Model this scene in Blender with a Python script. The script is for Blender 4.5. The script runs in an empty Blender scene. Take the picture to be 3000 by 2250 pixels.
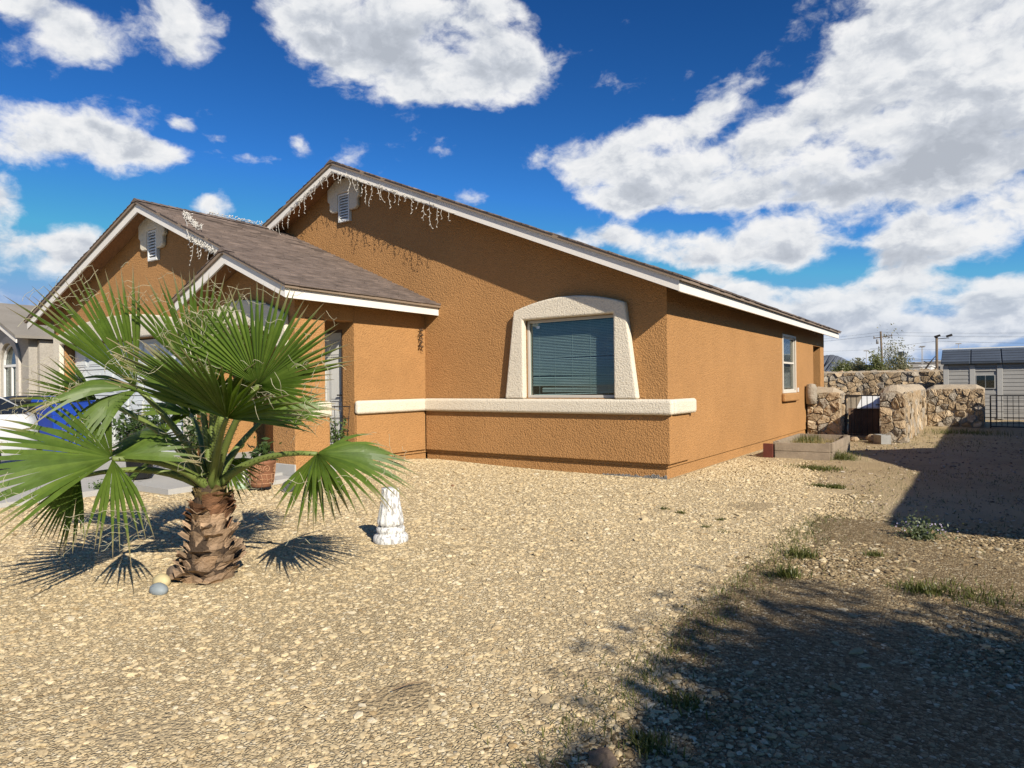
import bpy, bmesh, math, random
import numpy as np
from mathutils import Vector, Matrix
rad = math.radians
random.seed(7)
RNG = np.random.default_rng(11)
SC = bpy.context.scene
COL = SC.collection

# ------------------------------------------------------------------ camera
CX, CY = 1500.0, 1125.0                       # photograph is 3000 x 2250
FPX = 1948.48
CAM = np.array([3.5225, -8.7599, 1.3506])
RM = np.array([[0.81836417, -0.0097319, -0.5746176],
               [0.57460188, -0.00462034, 0.81842003],
               [-0.01061971, -0.99994197, 0.00181085]])   # world = RM @ (right, down, forward)

def ray(x, y):
    return RM @ np.array([x - CX, y - CY, FPX])

def bp(x, y, axis, val):
    """point where the line of sight through a photo pixel meets the plane axis = val"""
    r = ray(x, y)
    return CAM + r * ((val - CAM[axis]) / r[axis])

def at(x, y, depth):
    return CAM + ray(x, y) * (depth / FPX)

cam_d = bpy.data.cameras.new('camera')
cam = bpy.data.objects.new('camera', cam_d)
COL.objects.link(cam)
cam_d.sensor_width = 36.0
cam_d.lens = 36.0 * FPX / 3000.0
cam_d.clip_start = 0.05
cam_d.clip_end = 20000.0
_r, _d, _f = RM[:, 0], RM[:, 1], RM[:, 2]
cam.matrix_world = Matrix(((_r[0], -_d[0], -_f[0], CAM[0]), (_r[1], -_d[1], -_f[1], CAM[1]),
                           (_r[2], -_d[2], -_f[2], CAM[2]), (0, 0, 0, 1)))
SC.camera = cam

# ------------------------------------------------------------------ light and exposure
SUN_DIR = Vector((0.80, -0.40, 0.56)).normalized()      # towards the sun
sun_d = bpy.data.lights.new('sun', 'SUN')
sun_d.energy = 5.0
sun_d.angle = rad(0.53)
sun_d.color = (1.0, 0.935, 0.83)
sun = bpy.data.objects.new('sun', sun_d)
COL.objects.link(sun)
sun.rotation_euler = SUN_DIR.to_track_quat('Z', 'Y').to_euler()
SUN_EL = math.asin(SUN_DIR.z)
SUN_AZ = math.atan2(SUN_DIR.x, SUN_DIR.y)                # clockwise from +Y

SC.view_settings.view_transform = 'Standard'
SC.view_settings.look = 'None'
SC.view_settings.exposure = 0.30
SC.view_settings.gamma = 1.0
SC.view_settings.use_curve_mapping = False
SC.render.engine = 'CYCLES'
SC.cycles.use_denoising = True
try:
    SC.cycles.denoiser = 'OPENIMAGEDENOISE'
    SC.cycles.denoising_input_passes = 'RGB_ALBEDO_NORMAL'
except Exception:
    pass
SC.cycles.max_bounces = 7
SC.cycles.diffuse_bounces = 1
SC.cycles.glossy_bounces = 3
SC.cycles.transmission_bounces = 5
SC.cycles.transparent_max_bounces = 10
SC.cycles.caustics_reflective = False
SC.cycles.caustics_refractive = False

# ------------------------------------------------------------------ node helper
class NT:
    def __init__(self, tree):
        self.t = tree
        self.n = tree.nodes
        self.l = tree.links

    def new(self, typ, **kw):
        nd = self.n.new(typ)
        for k, v in kw.items():
            setattr(nd, k, v)
        return nd

    def put(self, sock, v):
        if hasattr(v, 'is_output'):
            self.l.new(v, sock)
        elif v is not None:
            if isinstance(v, (tuple, list)) and len(v) == 3 and sock.type == 'RGBA':
                v = (*v, 1.0)
            sock.default_value = v

    def math(self, op, a, b=None, c=None, clamp=False):
        nd = self.new('ShaderNodeMath', operation=op)
        nd.use_clamp = clamp
        self.put(nd.inputs[0], a)
        if b is not None:
            self.put(nd.inputs[1], b)
        if c is not None:
            self.put(nd.inputs[2], c)
        return nd.outputs[0]

    def vec(self, op, a, b=None):
        nd = self.new('ShaderNodeVectorMath', operation=op)
        self.put(nd.inputs[0], a)
        if b is not None:
            if op == 'SCALE':
                self.put(nd.inputs['Scale'], b)
            else:
                self.put(nd.inputs[1], b)
        return nd.outputs['Value'] if op in ('DOT_PRODUCT', 'LENGTH', 'DISTANCE') else nd.outputs[0]

    def noise(self, vec, scale, detail=3.0, rough=0.5, dist=0.0, color=False):
        nd = self.new('ShaderNodeTexNoise')
        if vec is not None:
            self.l.new(vec, nd.inputs['Vector'])
        nd.inputs['Scale'].default_value = scale
        nd.inputs['Detail'].default_value = detail
        nd.inputs['Roughness'].default_value = rough
        nd.inputs['Distortion'].default_value = dist
        return nd.outputs['Color' if color else 'Fac']

    def voro(self, vec, scale, feature='F1', out='Distance', rand=1.0):
        nd = self.new('ShaderNodeTexVoronoi', feature=feature)
        self.l.new(vec, nd.inputs['Vector'])
        nd.inputs['Scale'].default_value = scale
        nd.inputs['Randomness'].default_value = rand
        return nd.outputs[out]

    def ramp(self, fac, stops, interp='LINEAR'):
        nd = self.new('ShaderNodeValToRGB')
        cr = nd.color_ramp
        cr.interpolation = interp
        while len(cr.elements) < len(stops):
            cr.elements.new(0.5)
        for e, (p, c) in zip(cr.elements, stops):
            e.position = p
            e.color = (*c, 1.0) if len(c) == 3 else c
        self.put(nd.inputs[0], fac)
        return nd.outputs[0]

    def mix(self, fac, a, b, mode='MIX'):
        nd = self.new('ShaderNodeMix', data_type='RGBA', blend_type=mode)
        self.put(nd.inputs[0], fac)
        self.put(nd.inputs[6], a)
        self.put(nd.inputs[7], b)
        return nd.outputs[2]

    def rng(self, v, a, b, c, d, smooth=False):
        nd = self.new('ShaderNodeMapRange')
        if smooth:
            nd.interpolation_type = 'SMOOTHSTEP'
        self.put(nd.inputs[0], v)
        for i, k in enumerate((a, b, c, d)):
            nd.inputs[i + 1].default_value = k
        return nd.outputs[0]

# ------------------------------------------------------------------ sky
world = bpy.data.worlds.new('World')
SC.world = world
world.use_nodes = True
W = NT(world.node_tree)
W.n.clear()
wout = W.new('ShaderNodeOutputWorld')
sky = W.new('ShaderNodeTexSky', sky_type='NISHITA')
sky.sun_disc = False
sky.sun_elevation = SUN_EL
sky.sun_rotation = SUN_AZ
sky.altitude = 1200
sky.air_density = 1.0
sky.dust_density = 0.35
sky.ozone_density = 2.0
tc = W.new('ShaderNodeTexCoord')
D0 = W.vec('NORMALIZE', tc.outputs['Generated'])
hs = W.new('ShaderNodeHueSaturation')
hs.inputs['Saturation'].default_value = 1.22
hs.inputs['Value'].default_value = 0.98
W.l.new(sky.outputs[0], hs.inputs['Color'])
gm = W.new('ShaderNodeGamma')                    # the photograph's deep, contrasty blue
W.l.new(hs.outputs[0], gm.inputs['Color'])
gm.inputs['Gamma'].default_value = 1.5
SKYC = W.vec('MINIMUM', W.vec('MULTIPLY', gm.outputs[0], (0.42, 0.60, 0.63)), (3.0, 4.7, 7.8))
dn = W.vec('MULTIPLY', D0, (1.0, 1.0, 1.5))
warp = W.vec('SUBTRACT', W.noise(dn, 6.0, 5.0, 0.6, color=True), (0.5, 0.5, 0.5))
D1 = W.vec('ADD', D0, W.vec('SCALE', warp, 0.05))
# clouds as blobs on the dome: centre x, y, radius x, y (photo pixels / 1.356), tilt, weight
BLOBS = [(95, 35, 165, 45, 20, .95), (385, 40, 100, 85, 25, 1), (720, 20, 210, 90, 14, 1.1), (900, 75, 270, 105, 8, 1.15), (1060, 150, 160, 62, 15, 1.05),
         (880, 190, 140, 62, 12, .9), (1105, 5, 60, 24, 25, .7), (180, 300, 140, 52, 8, .95), (310, 318, 90, 28, 10, .8),
         (35, 325, 75, 40, 0, .85), (5, 430, 40, 42, 20, .75), (45, 545, 150, 55, 0, 1), (165, 540, 70, 50, 0, .9),
         (403, 274, 24, 18, 0, .75), (480, 304, 30, 12, 0, .6), (645, 310, 28, 28, 0, .75), (572, 347, 65, 22, -8, .7),
         (457, 460, 50, 24, 0, .9), (1022, 428, 54, 24, 6, .75), (1190, 340, 85, 34, 10, .66),
         (2060, 50, 260, 110, -15, .98), (1840, 190, 200, 100, -34, .95), (2130, 230, 270, 120, -6, 1.0), (1740, 310, 300, 66, -8, 1.05), (2060, 365, 330, 58, -4, 1.15), (1540, 370, 210, 44, -4, .95),
         (1315, 390, 85, 62, 10, 1.1), (1420, 412, 150, 40, 0, 1.0), (1660, 410, 220, 34, -4, 1.05), (1460, 285, 165, 36, -8, .85), (1600, 200, 170, 36, -38, .7),
         (1275, 505, 75, 26, 0, 1.0), (1475, 537, 130, 40, 8, 1.2), (1692, 522, 90, 50, 8, 1.25), (1985, 522, 125, 52, 0, 1.25),
         (2205, 450, 80, 50, 0, 1), (1890, 625, 115, 46, -10, 1.2), (1735, 690, 140, 32, 0, 1.1), (2120, 700, 220, 30, 0, 1.0),
         (1880, 738, 330, 24, 0, .95), (2080, 603, 140, 16, 0, .7), (1530, 605, 60, 14, 0, .85), (1950, 560, 520, 210, 0, .30), (1700, 250, 420, 200, -20, .18), (1600, 640, 160, 26, 0, .8), (2150, 640, 130, 30, 0, .9)]
SHADES = [(860, 100, 220, 50, 8, 1.0), (1860, 390, 330, 45, -5, 1.1), (2120, 300, 180, 60, 0, .6), (1480, 560, 120, 26, 6, .7), (1695, 550, 90, 26, 0, .6), (1990, 565, 120, 28, 0, .7), (1380, 440, 90, 26, 0, .6)]
def blob_field(blobs):
    tot = None
    for (bx, by, rx, ry, tilt, wgt) in blobs:
        k = 3000.0 / 2212.0
        c0 = ray(bx * k, by * k)
        c0 = c0 / np.linalg.norm(c0)
        e1 = np.cross(c0, [0, 0, 1.0]); e1 /= np.linalg.norm(e1)
        e2 = np.cross(e1, c0)
        ca, sa = math.cos(rad(-tilt)), math.sin(rad(-tilt))
        t1, t2 = e1 * ca + e2 * sa, -e1 * sa + e2 * ca
        dist = np.linalg.norm([bx * k - CX, by * k - CY, FPX])
        v = W.vec('SUBTRACT', D1, tuple(c0))
        a = W.vec('DOT_PRODUCT', v, tuple(t1 * dist / (rx * k)))
        b = W.vec('DOT_PRODUCT', v, tuple(t2 * dist / (ry * k)))
        q = W.math('MULTIPLY_ADD', a, a, W.math('MULTIPLY', b, b))
        g = W.math('MULTIPLY_ADD', q, -0.40, 1.0, clamp=True)
        g = W.math('MULTIPLY', W.math('MULTIPLY', g, g), wgt)
        tot = g if tot is None else W.math('ADD', tot, g)
    return tot
field = blob_field(BLOBS)
base_shade = blob_field(SHADES)
# the rest of the dome carries the same kind of clouds
fw = RM[:, 2]
side = W.rng(W.vec('DOT_PRODUCT', D0, tuple(fw)), 0.66, 0.50, 0.0, 1.0)
other = W.rng(W.noise(W.vec('MULTIPLY', D0, (1, 1, 1.8)), 2.2, 3.0, 0.5), 0.60, 0.84, 0.0, 1.2)
field = W.math('ADD', field, W.math('MULTIPLY', other, side))
field = W.math('MINIMUM', field, 1.12)
DB = W.vec('MULTIPLY', D1, (1, 1, 1.6))
n1 = W.noise(DB, 13.0, 7.0, 0.60)
n2 = W.noise(W.vec('MULTIPLY', D0, (1, 1, 1.9)), 6.5, 3.0, 0.5)
sum_ = W.math('ADD', field, W.math('ADD', W.math('MULTIPLY_ADD', n1, 2.7, -1.35), W.math('MULTIPLY_ADD', n2, 1.7, -0.85)))
alpha = W.rng(sum_, 0.28, 1.05, 0.0, 1.0, True)
# lit towards the sun and above, grey where thick: compare the billows with themselves a little towards the light
n1b = W.noise(W.vec('ADD', DB, (0.010, -0.004, 0.022)), 13.0, 6.0, 0.60)
relief = W.math('SUBTRACT', n1, n1b)
thick = W.rng(sum_, 0.62, 1.45, 0.0, 1.0, True)
shade = W.math('ADD', W.math('MULTIPLY_ADD', thick, 0.42, W.math('MULTIPLY', base_shade, W.math('MULTIPLY', thick, 0.62))), W.math('MULTIPLY_ADD', relief, -2.8, 0.05), clamp=True)
ccol = W.vec('SCALE', W.ramp(shade, [(0.0, (.99, .992, 1.0)), (0.30, (.88, .90, .93)), (0.65, (.63, .67, .74)), (1.0, (.50, .54, .61))]), 10.3)
lo = W.rng(W.vec('DOT_PRODUCT', D0, (0, 0, 1)), 0.0, 0.14, 0.70, 1.0)
alpha = W.math('MULTIPLY', alpha, lo)
skymix = W.mix(alpha, SKYC, ccol)
bg = W.new('ShaderNodeBackground')
bg.inputs['Strength'].default_value = 0.072
W.l.new(skymix, bg.inputs['Color'])
W.l.new(bg.outputs[0], wout.inputs['Surface'])
world.cycles.sampling_method = 'MANUAL'
world.cycles.sample_map_resolution = 512

# ------------------------------------------------------------------ materials
MATS = {}

def mat(name, col=(0.5, 0.5, 0.5), rough=0.8, var=0.0, vscale=3.0, bump=0.0, bscale=40.0, bdetail=3.0, bdist=0.01, island=0.0, objrand=0.0,
        metal=0.0, spec=0.35, coat=0.0, tint=None, fine=0.0, fscale=150.0, streak=0.0):
    if name in MATS:
        return MATS[name]
    m = bpy.data.materials.new(name)
    m.use_nodes = True
    N = NT(m.node_tree)
    b = N.n['Principled BSDF']
    geo = N.new('ShaderNodeNewGeometry')
    P = geo.outputs['Position']
    c = col
    if tint is not None:
        c = N.mix(N.rng(N.noise(P, vscale * 0.7, 4.0, 0.6), 0.35, 0.65, 0, 1), col, tint)
    f = None
    if var:
        f = N.rng(N.noise(P, vscale, 5.0, 0.6), 0.25, 0.75, 1 - var, 1 + var)
    if fine:
        g = N.rng(N.noise(P, fscale, 2.0, 0.6), 0.3, 0.7, 1 - fine, 1 + fine)
        f = g if f is None else N.math('MULTIPLY', f, g)
    if streak:
        g = N.rng(N.noise(N.vec('MULTIPLY', P, (9.0, 2.2, 9.0)), 1.6, 3.0, 0.6), 0.3, 0.7, 1 - streak, 1 + streak)
        f = g if f is None else N.math('MULTIPLY', f, g)
    if island:
        g = N.rng(geo.outputs['Random Per Island'], 0, 1, 1 - island, 1 + island)
        f = g if f is None else N.math('MULTIPLY', f, g)
    if objrand:
        oi = N.new('ShaderNodeObjectInfo')
        g = N.rng(oi.outputs['Random'], 0, 1, 1 - objrand, 1 + objrand)
        f = g if f is None else N.math('MULTIPLY', f, g)
    if f is not None:
        vm = N.new('ShaderNodeVectorMath', operation='SCALE')
        N.put(vm.inputs[0], c if hasattr(c, 'is_output') else tuple(col))
        N.l.new(f, vm.inputs['Scale'])
        c = vm.outputs[0]
    N.put(b.inputs['Base Color'], c)
    b.inputs['Roughness'].default_value = rough
    b.inputs['Metallic'].default_value = metal
    b.inputs['Specular IOR Level'].default_value = spec
    b.inputs['Coat Weight'].default_value = coat
    if bump:
        h = N.noise(P, bscale, bdetail, 0.55)
        bn = N.new('ShaderNodeBump')
        bn.inputs['Strength'].default_value = bump
        bn.inputs['Distance'].default_value = bdist
        N.l.new(h, bn.inputs['Height'])
        N.l.new(bn.outputs[0], b.inputs['Normal'])
    MATS[name] = m
    return m

def stucco(name, col, strength=1.0, scale=46.0, dist=0.012, stain=0.10):
    if name in MATS:
        return MATS[name]
    m = bpy.data.materials.new(name)
    m.use_nodes = True
    N = NT(m.node_tree)
    b = N.n['Principled BSDF']
    P = N.new('ShaderNodeNewGeometry').outputs['Position']
    big = N.rng(N.noise(P, 0.9, 5, 0.65), 0.25, 0.75, 1 - stain, 1 + stain)
    mid = N.rng(N.noise(P, 11.0, 4, 0.6), 0.25, 0.75, 1 - stain * 0.6, 1 + stain * 0.6)
    # worm-like trowelled texture
    wv = N.vec('ADD', P, N.vec('SCALE', N.vec('SUBTRACT', N.noise(P, 25.0, 2, 0.5, color=True), (0.5, 0.5, 0.5)), 0.03))
    h1 = N.voro(wv, scale, 'F1')
    h2 = N.noise(P, scale * 2.6, 3, 0.6)
    h = N.math('ADD', N.math('MULTIPLY', h1, -1.0), N.math('MULTIPLY', h2, 0.5))
    cav = N.rng(h1, 0.2, 0.9, 1.05, 0.86)
    f = N.math('MULTIPLY', N.math('MULTIPLY', big, mid), cav)
    vm = N.new('ShaderNodeVectorMath', operation='SCALE')
    vm.inputs[0].default_value = col
    N.l.new(f, vm.inputs['Scale'])
    N.l.new(vm.outputs[0], b.inputs['Base Color'])
    b.inputs['Roughness'].default_value = 0.92
    b.inputs['Specular IOR Level'].default_value = 0.2
    bn = N.new('ShaderNodeBump')
    bn.inputs['Strength'].default_value = strength
    bn.inputs['Distance'].default_value = dist
    N.l.new(h, bn.inputs['Height'])
    N.l.new(bn.outputs[0], b.inputs['Normal'])
    MATS[name] = m
    return m

def glass_mat(name, tint=(0.5, 0.62, 0.62), refl=1.0):
    m = bpy.data.materials.new(name)
    m.use_nodes = True
    N = NT(m.node_tree)
    N.n.clear()
    out = N.new('ShaderNodeOutputMaterial')
    tr = N.new('ShaderNodeBsdfTransparent')
    tr.inputs['Color'].default_value = (*tint, 1)
    gl = N.new('ShaderNodeBsdfGlossy')
    gl.inputs['Roughness'].default_value = 0.015
    gl.inputs['Color'].default_value = (0.9, 0.97, 1.0, 1)
    fr = N.new('ShaderNodeFresnel')
    fr.inputs['IOR'].default_value = 1.6
    mx = N.new('ShaderNodeMixShader')
    N.l.new(N.math('MULTIPLY_ADD', fr.outputs[0], 1.3 * refl, 0.05 * refl, clamp=True), mx.inputs[0])
    N.l.new(tr.outputs[0], mx.inputs[1])
    N.l.new(gl.outputs[0], mx.inputs[2])
    N.l.new(mx.outputs[0], out.inputs['Surface'])
    MATS[name] = m
    return m

def leaf_mat(name, col, col2, tip=None, trans=0.35, rough=0.45, ttint=(1.0, 1.25, 0.35)):
    """leaf: colour varies per leaf, optional dry tip along attribute 't', light comes through"""
    m = bpy.data.materials.new(name)
    m.use_nodes = True
    N = NT(m.node_tree)
    b = N.n['Principled BSDF']
    out = N.n['Material Output']
    geo = N.new('ShaderNodeNewGeometry')
    c = N.mix(geo.outputs['Random Per Island'], col, col2)
    fine = N.rng(N.noise(geo.outputs['Position'], 14.0, 3, 0.6), 0.25, 0.75, 0.8, 1.2)
    vm = N.new('ShaderNodeVectorMath', operation='SCALE')
    N.l.new(c, vm.inputs[0])
    N.l.new(fine, vm.inputs['Scale'])
    c = vm.outputs[0]
    if tip is not None:
        at_ = N.new('ShaderNodeAttribute', attribute_name='t')
        tt = N.math('ADD', at_.outputs['Fac'], N.math('MULTIPLY', geo.outputs['Random Per Island'], 0.14))
        c = N.mix(N.rng(tt, 0.84, 1.04, 0, 1), c, tip)
    N.l.new(c, b.inputs['Base Color'])
    b.inputs['Roughness'].default_value = rough
    b.inputs['Specular IOR Level'].default_value = 0.4
    tl = N.new('ShaderNodeBsdfTranslucent')
    N.l.new(N.mix(1.0, c, ttint, 'MULTIPLY'), tl.inputs['Color'])
    mx = N.new('ShaderNodeMixShader')
    mx.inputs[0].default_value = trans
    N.l.new(b.outputs[0], mx.inputs[1])
    N.l.new(tl.outputs[0], mx.inputs[2])
    N.l.new(mx.outputs[0], out.inputs['Surface'])
    MATS[name] = m
    return m

M_ORANGE = stucco('orange_stucco', (0.46, 0.238, 0.090), 0.8)
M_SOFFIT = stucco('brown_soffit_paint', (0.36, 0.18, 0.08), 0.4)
M_CREAM = stucco('cream_stucco', (0.76, 0.67, 0.52), 0.6, 44.0, 0.009, 0.05)
M_FASCIA = mat('white_fascia_paint', (0.80, 0.745, 0.66), 0.6, 0.06, 2.0, 0.15, 60, 2, 0.003)
M_DRIP = mat('brown_drip_edge', (0.26, 0.19, 0.13), 0.6, 0.10, 3.0)
M_SHING = mat('brown_shingle', (0.150, 0.113, 0.092), 0.95, 0.14, 1.4, 0.5, 240, 2, 0.004, island=0.42, fine=0.22, fscale=190, streak=0.38)
M_SHING2 = mat('grey_shingle', (0.235, 0.21, 0.175), 0.95, 0.14, 1.4, 0.4, 200, 2, 0.004, island=0.34, fine=0.2, fscale=170)
M_WHITE = mat('white_vinyl', (0.78, 0.77, 0.72), 0.45, 0.05, 4.0)
M_TRIM = mat('cream_trim_paint', (0.70, 0.63, 0.52), 0.5, 0.05, 4.0)
M_BEIGE = mat('beige_vinyl', (0.58, 0.53, 0.45), 0.45, 0.05, 4.0)
M_GDOOR = mat('garage_door_paint', (0.74, 0.76, 0.72), 0.5, 0.05, 2.0)
M_DOOR = mat('white_door_paint', (0.72, 0.70, 0.64), 0.5, 0.05, 3.0)
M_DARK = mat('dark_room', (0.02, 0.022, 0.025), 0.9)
M_BLIND = mat('blind_slat', (0.66, 0.68, 0.65), 0.6, 0.06, 6.0, objrand=0.08)
M_GLASS = glass_mat('window_glass', (0.80, 0.875, 0.865), 0.30)
M_GLASS2 = glass_mat('dark_window_glass', (0.80, 0.81, 0.79), 0.30)
M_CONC = mat('concrete', (0.44, 0.42, 0.38), 0.9, 0.12, 1.2, 0.3, 90, 3, 0.004, fine=0.08)
M_MORTAR = mat('mortar', (0.43, 0.345, 0.24), 0.95, 0.18, 5.0, 0.8, 45, 4, 0.02, fine=0.12)
M_IRON = mat('black_iron', (0.022, 0.018, 0.016), 0.55, 0.3, 10.0)
M_WOOD = mat('weathered_wood', (0.30, 0.235, 0.165), 0.9, 0.25, 5.0, 0.5, 30, 5, 0.01, fine=0.15)
M_GREYST = stucco('grey_stucco', (0.42, 0.38, 0.32), 0.6, 30, 0.008)

# ------------------------------------------------------------------ mesh helpers
def link(o, parent=None):
    COL.objects.link(o)
    if parent is not None:
        o.parent = parent
    return o

def tag(o, label=None, cat=None, group=None, kind=None):
    if label: o['label'] = label
    if cat: o['category'] = cat
    if group: o['group'] = group
    if kind: o['kind'] = kind
    return o

def thing(name, label, cat, loc=(0, 0, 0), rz=0.0, group=None):
    o = bpy.data.objects.new(name, None)
    o.empty_display_size = 0.1
    link(o)
    o.location = loc
    o.rotation_euler = (0, 0, rz)
    return tag(o, label, cat, group)

class MB:
    """collects shapes, then links them as one mesh object"""
    def __init__(self, off=(0, 0, 0)):
        self.v, self.f, self.sm = [], [], []
        self.off = np.array(off, float)

    def add(self, vs, fs, smooth=False):
        b = len(self.v)
        self.v.extend([tuple(np.asarray(p, float) - self.off) for p in vs])
        self.f.extend([tuple(i + b for i in q) for q in fs])
        self.sm.extend([smooth] * len(fs))
        return self

    def box(self, x0, x1, y0, y1, z0, z1):
        vs = [(x, y, z) for z in (z0, z1) for y in (y0, y1) for x in (x0, x1)]
        return self.add(vs, [(0, 2, 3, 1), (4, 5, 7, 6), (0, 1, 5, 4), (2, 6, 7, 3), (0, 4, 6, 2), (1, 3, 7, 5)])

    def beam(self, p0, p1, w, h, up=(0, 0, 1)):
        p0, p1 = np.array(p0, float), np.array(p1, float)
        d = p1 - p0; d /= np.linalg.norm(d)
        s = np.cross(d, up); s /= np.linalg.norm(s)
        u = np.cross(s, d)
        vs = [p + s * a * w / 2 + u * b * h / 2 for p in (p0, p1) for a, b in ((-1, -1), (1, -1), (1, 1), (-1, 1))]
        return self.add(vs, [(0, 3, 2, 1), (4, 5, 6, 7), (0, 1, 5, 4), (1, 2, 6, 5), (2, 3, 7, 6), (3, 0, 4, 7)])

    def tube(self, pts, radii, n=6, smooth=True, caps=True):
        pts = [np.array(p, float) for p in pts]
        if not hasattr(radii, '__len__'): radii = [radii] * len(pts)
        vs, fs = [], []
        ref = None
        for i, p in enumerate(pts):
            d = pts[min(i + 1, len(pts) - 1)] - pts[max(i - 1, 0)]
            d = d / (np.linalg.norm(d) + 1e-9)
            if ref is None:
                ref = np.cross(d, [0.3, 0.2, 1.0] if abs(d[2]) < 0.95 else [1, 0, 0])
            ref = ref - d * (ref @ d)
            ref = ref / (np.linalg.norm(ref) + 1e-9)
            o2 = np.cross(d, ref)
            for k in range(n):
                a = 2 * math.pi * k / n
                vs.append(p + (ref * math.cos(a) + o2 * math.sin(a)) * radii[i])
        for i in range(len(pts) - 1):
            for k in range(n):
                k2 = (k + 1) % n
                fs.append((i * n + k, i * n + k2, (i + 1) * n + k2, (i + 1) * n + k))
        if caps:
            fs.append(tuple(range(n - 1, -1, -1)))
            fs.append(tuple((len(pts) - 1) * n + k for k in range(n)))
        return self.add(vs, fs, smooth)

    def lathe(self, prof, n=24, c=(0, 0, 0), smooth=True, flute=0, famp=0.0, close=True):
        vs, fs = [], []
        for r, z in prof:
            for k in range(n):
                a = 2 * math.pi * k / n
                rr = r * (1 + (famp * math.cos(flute * a) if flute else 0))
                vs.append((c[0] + rr * math.cos(a), c[1] + rr * math.sin(a), c[2] + z))
        for i in range(len(prof) - 1):
            for k in range(n):
                k2 = (k + 1) % n
                fs.append((i * n + k, i * n + k2, (i + 1) * n + k2, (i + 1) * n + k))
        if close:
            fs.append(tuple(range(n - 1, -1, -1)))
            fs.append(tuple((len(prof) - 1) * n + k for k in range(n)))
        return self.add(vs, fs, smooth)

    def ellipsoid(self, c, r, n=10, m=7, jit=0.0, seed=0):
        rg = np.random.default_rng(seed)
        vs = [(c[0], c[1], c[2] - r[2])]
        for i in range(1, m):
            ph = -math.pi / 2 + math.pi * i / m
            for k in range(n):
                a = 2 * math.pi * k / n
                q = 1 + rg.uniform(-jit, jit)
                vs.append((c[0] + r[0] * q * math.cos(ph) * math.cos(a), c[1] + r[1] * q * math.cos(ph) * math.sin(a), c[2] + r[2] * q * math.sin(ph)))
        vs.append((c[0], c[1], c[2] + r[2]))
        fs = [(0, 1 + (k + 1) % n, 1 + k) for k in range(n)]
        for i in range(m - 2):
            for k in range(n):
                k2 = (k + 1) % n
                fs.append((1 + i * n + k, 1 + i * n + k2, 1 + (i + 1) * n + k2, 1 + (i + 1) * n + k))
        top = len(vs) - 1
        fs += [(top, 1 + (m - 2) * n + k, 1 + (m - 2) * n + (k + 1) % n) for k in range(n)]
        return self.add(vs, fs, True)

    def build(self, name, m, parent=None, bev=0.0, seg=2, fix=True):
        me = bpy.data.meshes.new(name)
        me.from_pydata([tuple(map(float, p)) for p in self.v], [], self.f)
        me.polygons.foreach_set('use_smooth', self.sm)
        if bev or fix:
            bm = bmesh.new(); bm.from_mesh(me)
            if fix: bmesh.ops.recalc_face_normals(bm, faces=bm.faces[:])
            if bev:
                es = [e for e in bm.edges if len(e.link_faces) == 2 and e.calc_face_angle(0) > 0.35]
                bmesh.ops.bevel(bm, geom=es, offset=bev, segments=seg, affect='EDGES', profile=0.5, clamp_overlap=True)
                for fc in bm.faces: fc.smooth = False
            bm.to_mesh(me); bm.free()
        me.materials.append(m)
        o = bpy.data.objects.new(name, me)
        return link(o, parent)

def slab(poly, holes, fn, t0, t1, name, m, parent=None, bev=0.0, seg=3):
    """solid plate: outline (u, v) with holes, placed by fn(u, v, t) between depths t0 and t1"""
    bm = bmesh.new()
    loops = []
    for lp in [poly] + list(holes):
        vs = [bm.verts.new(fn(u, v, t0)) for u, v in lp]
        loops.append(vs)
    if holes:
        es = []
        for vs in loops:
            es += [bm.edges.new((vs[i], vs[(i + 1) % len(vs)])) for i in range(len(vs))]
        bmesh.ops.triangle_fill(bm, edges=es, use_beauty=True, use_dissolve=False)
    else:
        bm.faces.new(loops[0])
    back = [[bm.verts.new(fn(u, v, t1)) for u, v in lp] for lp in [poly] + list(holes)]
    mp = {}
    for A, B in zip(loops, back):
        for a, b in zip(A, B): mp[a] = b
    for fc in list(bm.faces):
        bm.faces.new([mp[v] for v in reversed(fc.verts)])
    for A, B in zip(loops, back):
        for i in range(len(A)):
            j = (i + 1) % len(A)
            bm.faces.new((A[i], B[i], B[j], A[j]))
    bmesh.ops.recalc_face_normals(bm, faces=bm.faces[:])
    if bev:
        es = [e for e in bm.edges if len(e.link_faces) == 2 and e.calc_face_angle(0) > 0.5]
        bmesh.ops.bevel(bm, geom=es, offset=bev, segments=seg, affect='EDGES', profile=0.5, clamp_overlap=True)
    me = bpy.data.meshes.new(name)
    bm.to_mesh(me); bm.free()
    me.materials.append(m)
    return link(bpy.data.objects.new(name, me), parent)

def XZ(y0, s=1):      # facing -Y, depth grows towards +Y
    return lambda u, v, t: (u, y0 + t, v)

def YZ(x0):           # facing +X, depth grows towards -X
    return lambda u, v, t: (x0 - t, u, v)

def rect(u0, u1, v0, v1):
    return [(u0, v0), (u1, v0), (u1, v1), (u0, v1)]

def quads(name, V, mt, parent=None, tattr=None):
    """fast mesh of loose quads: V is (n, 4, 3)"""
    n = len(V)
    me = bpy.data.meshes.new(name)
    me.vertices.add(n * 4); me.loops.add(n * 4); me.polygons.add(n)
    me.vertices.foreach_set('co', np.asarray(V, np.float32).ravel())
    me.loops.foreach_set('vertex_index', np.arange(n * 4, dtype=np.int32))
    me.polygons.foreach_set('loop_start', np.arange(0, n * 4, 4, dtype=np.int32))
    me.update(calc_edges=True)
    me.materials.append(mt)
    return link(bpy.data.objects.new(name, me), parent)

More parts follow.
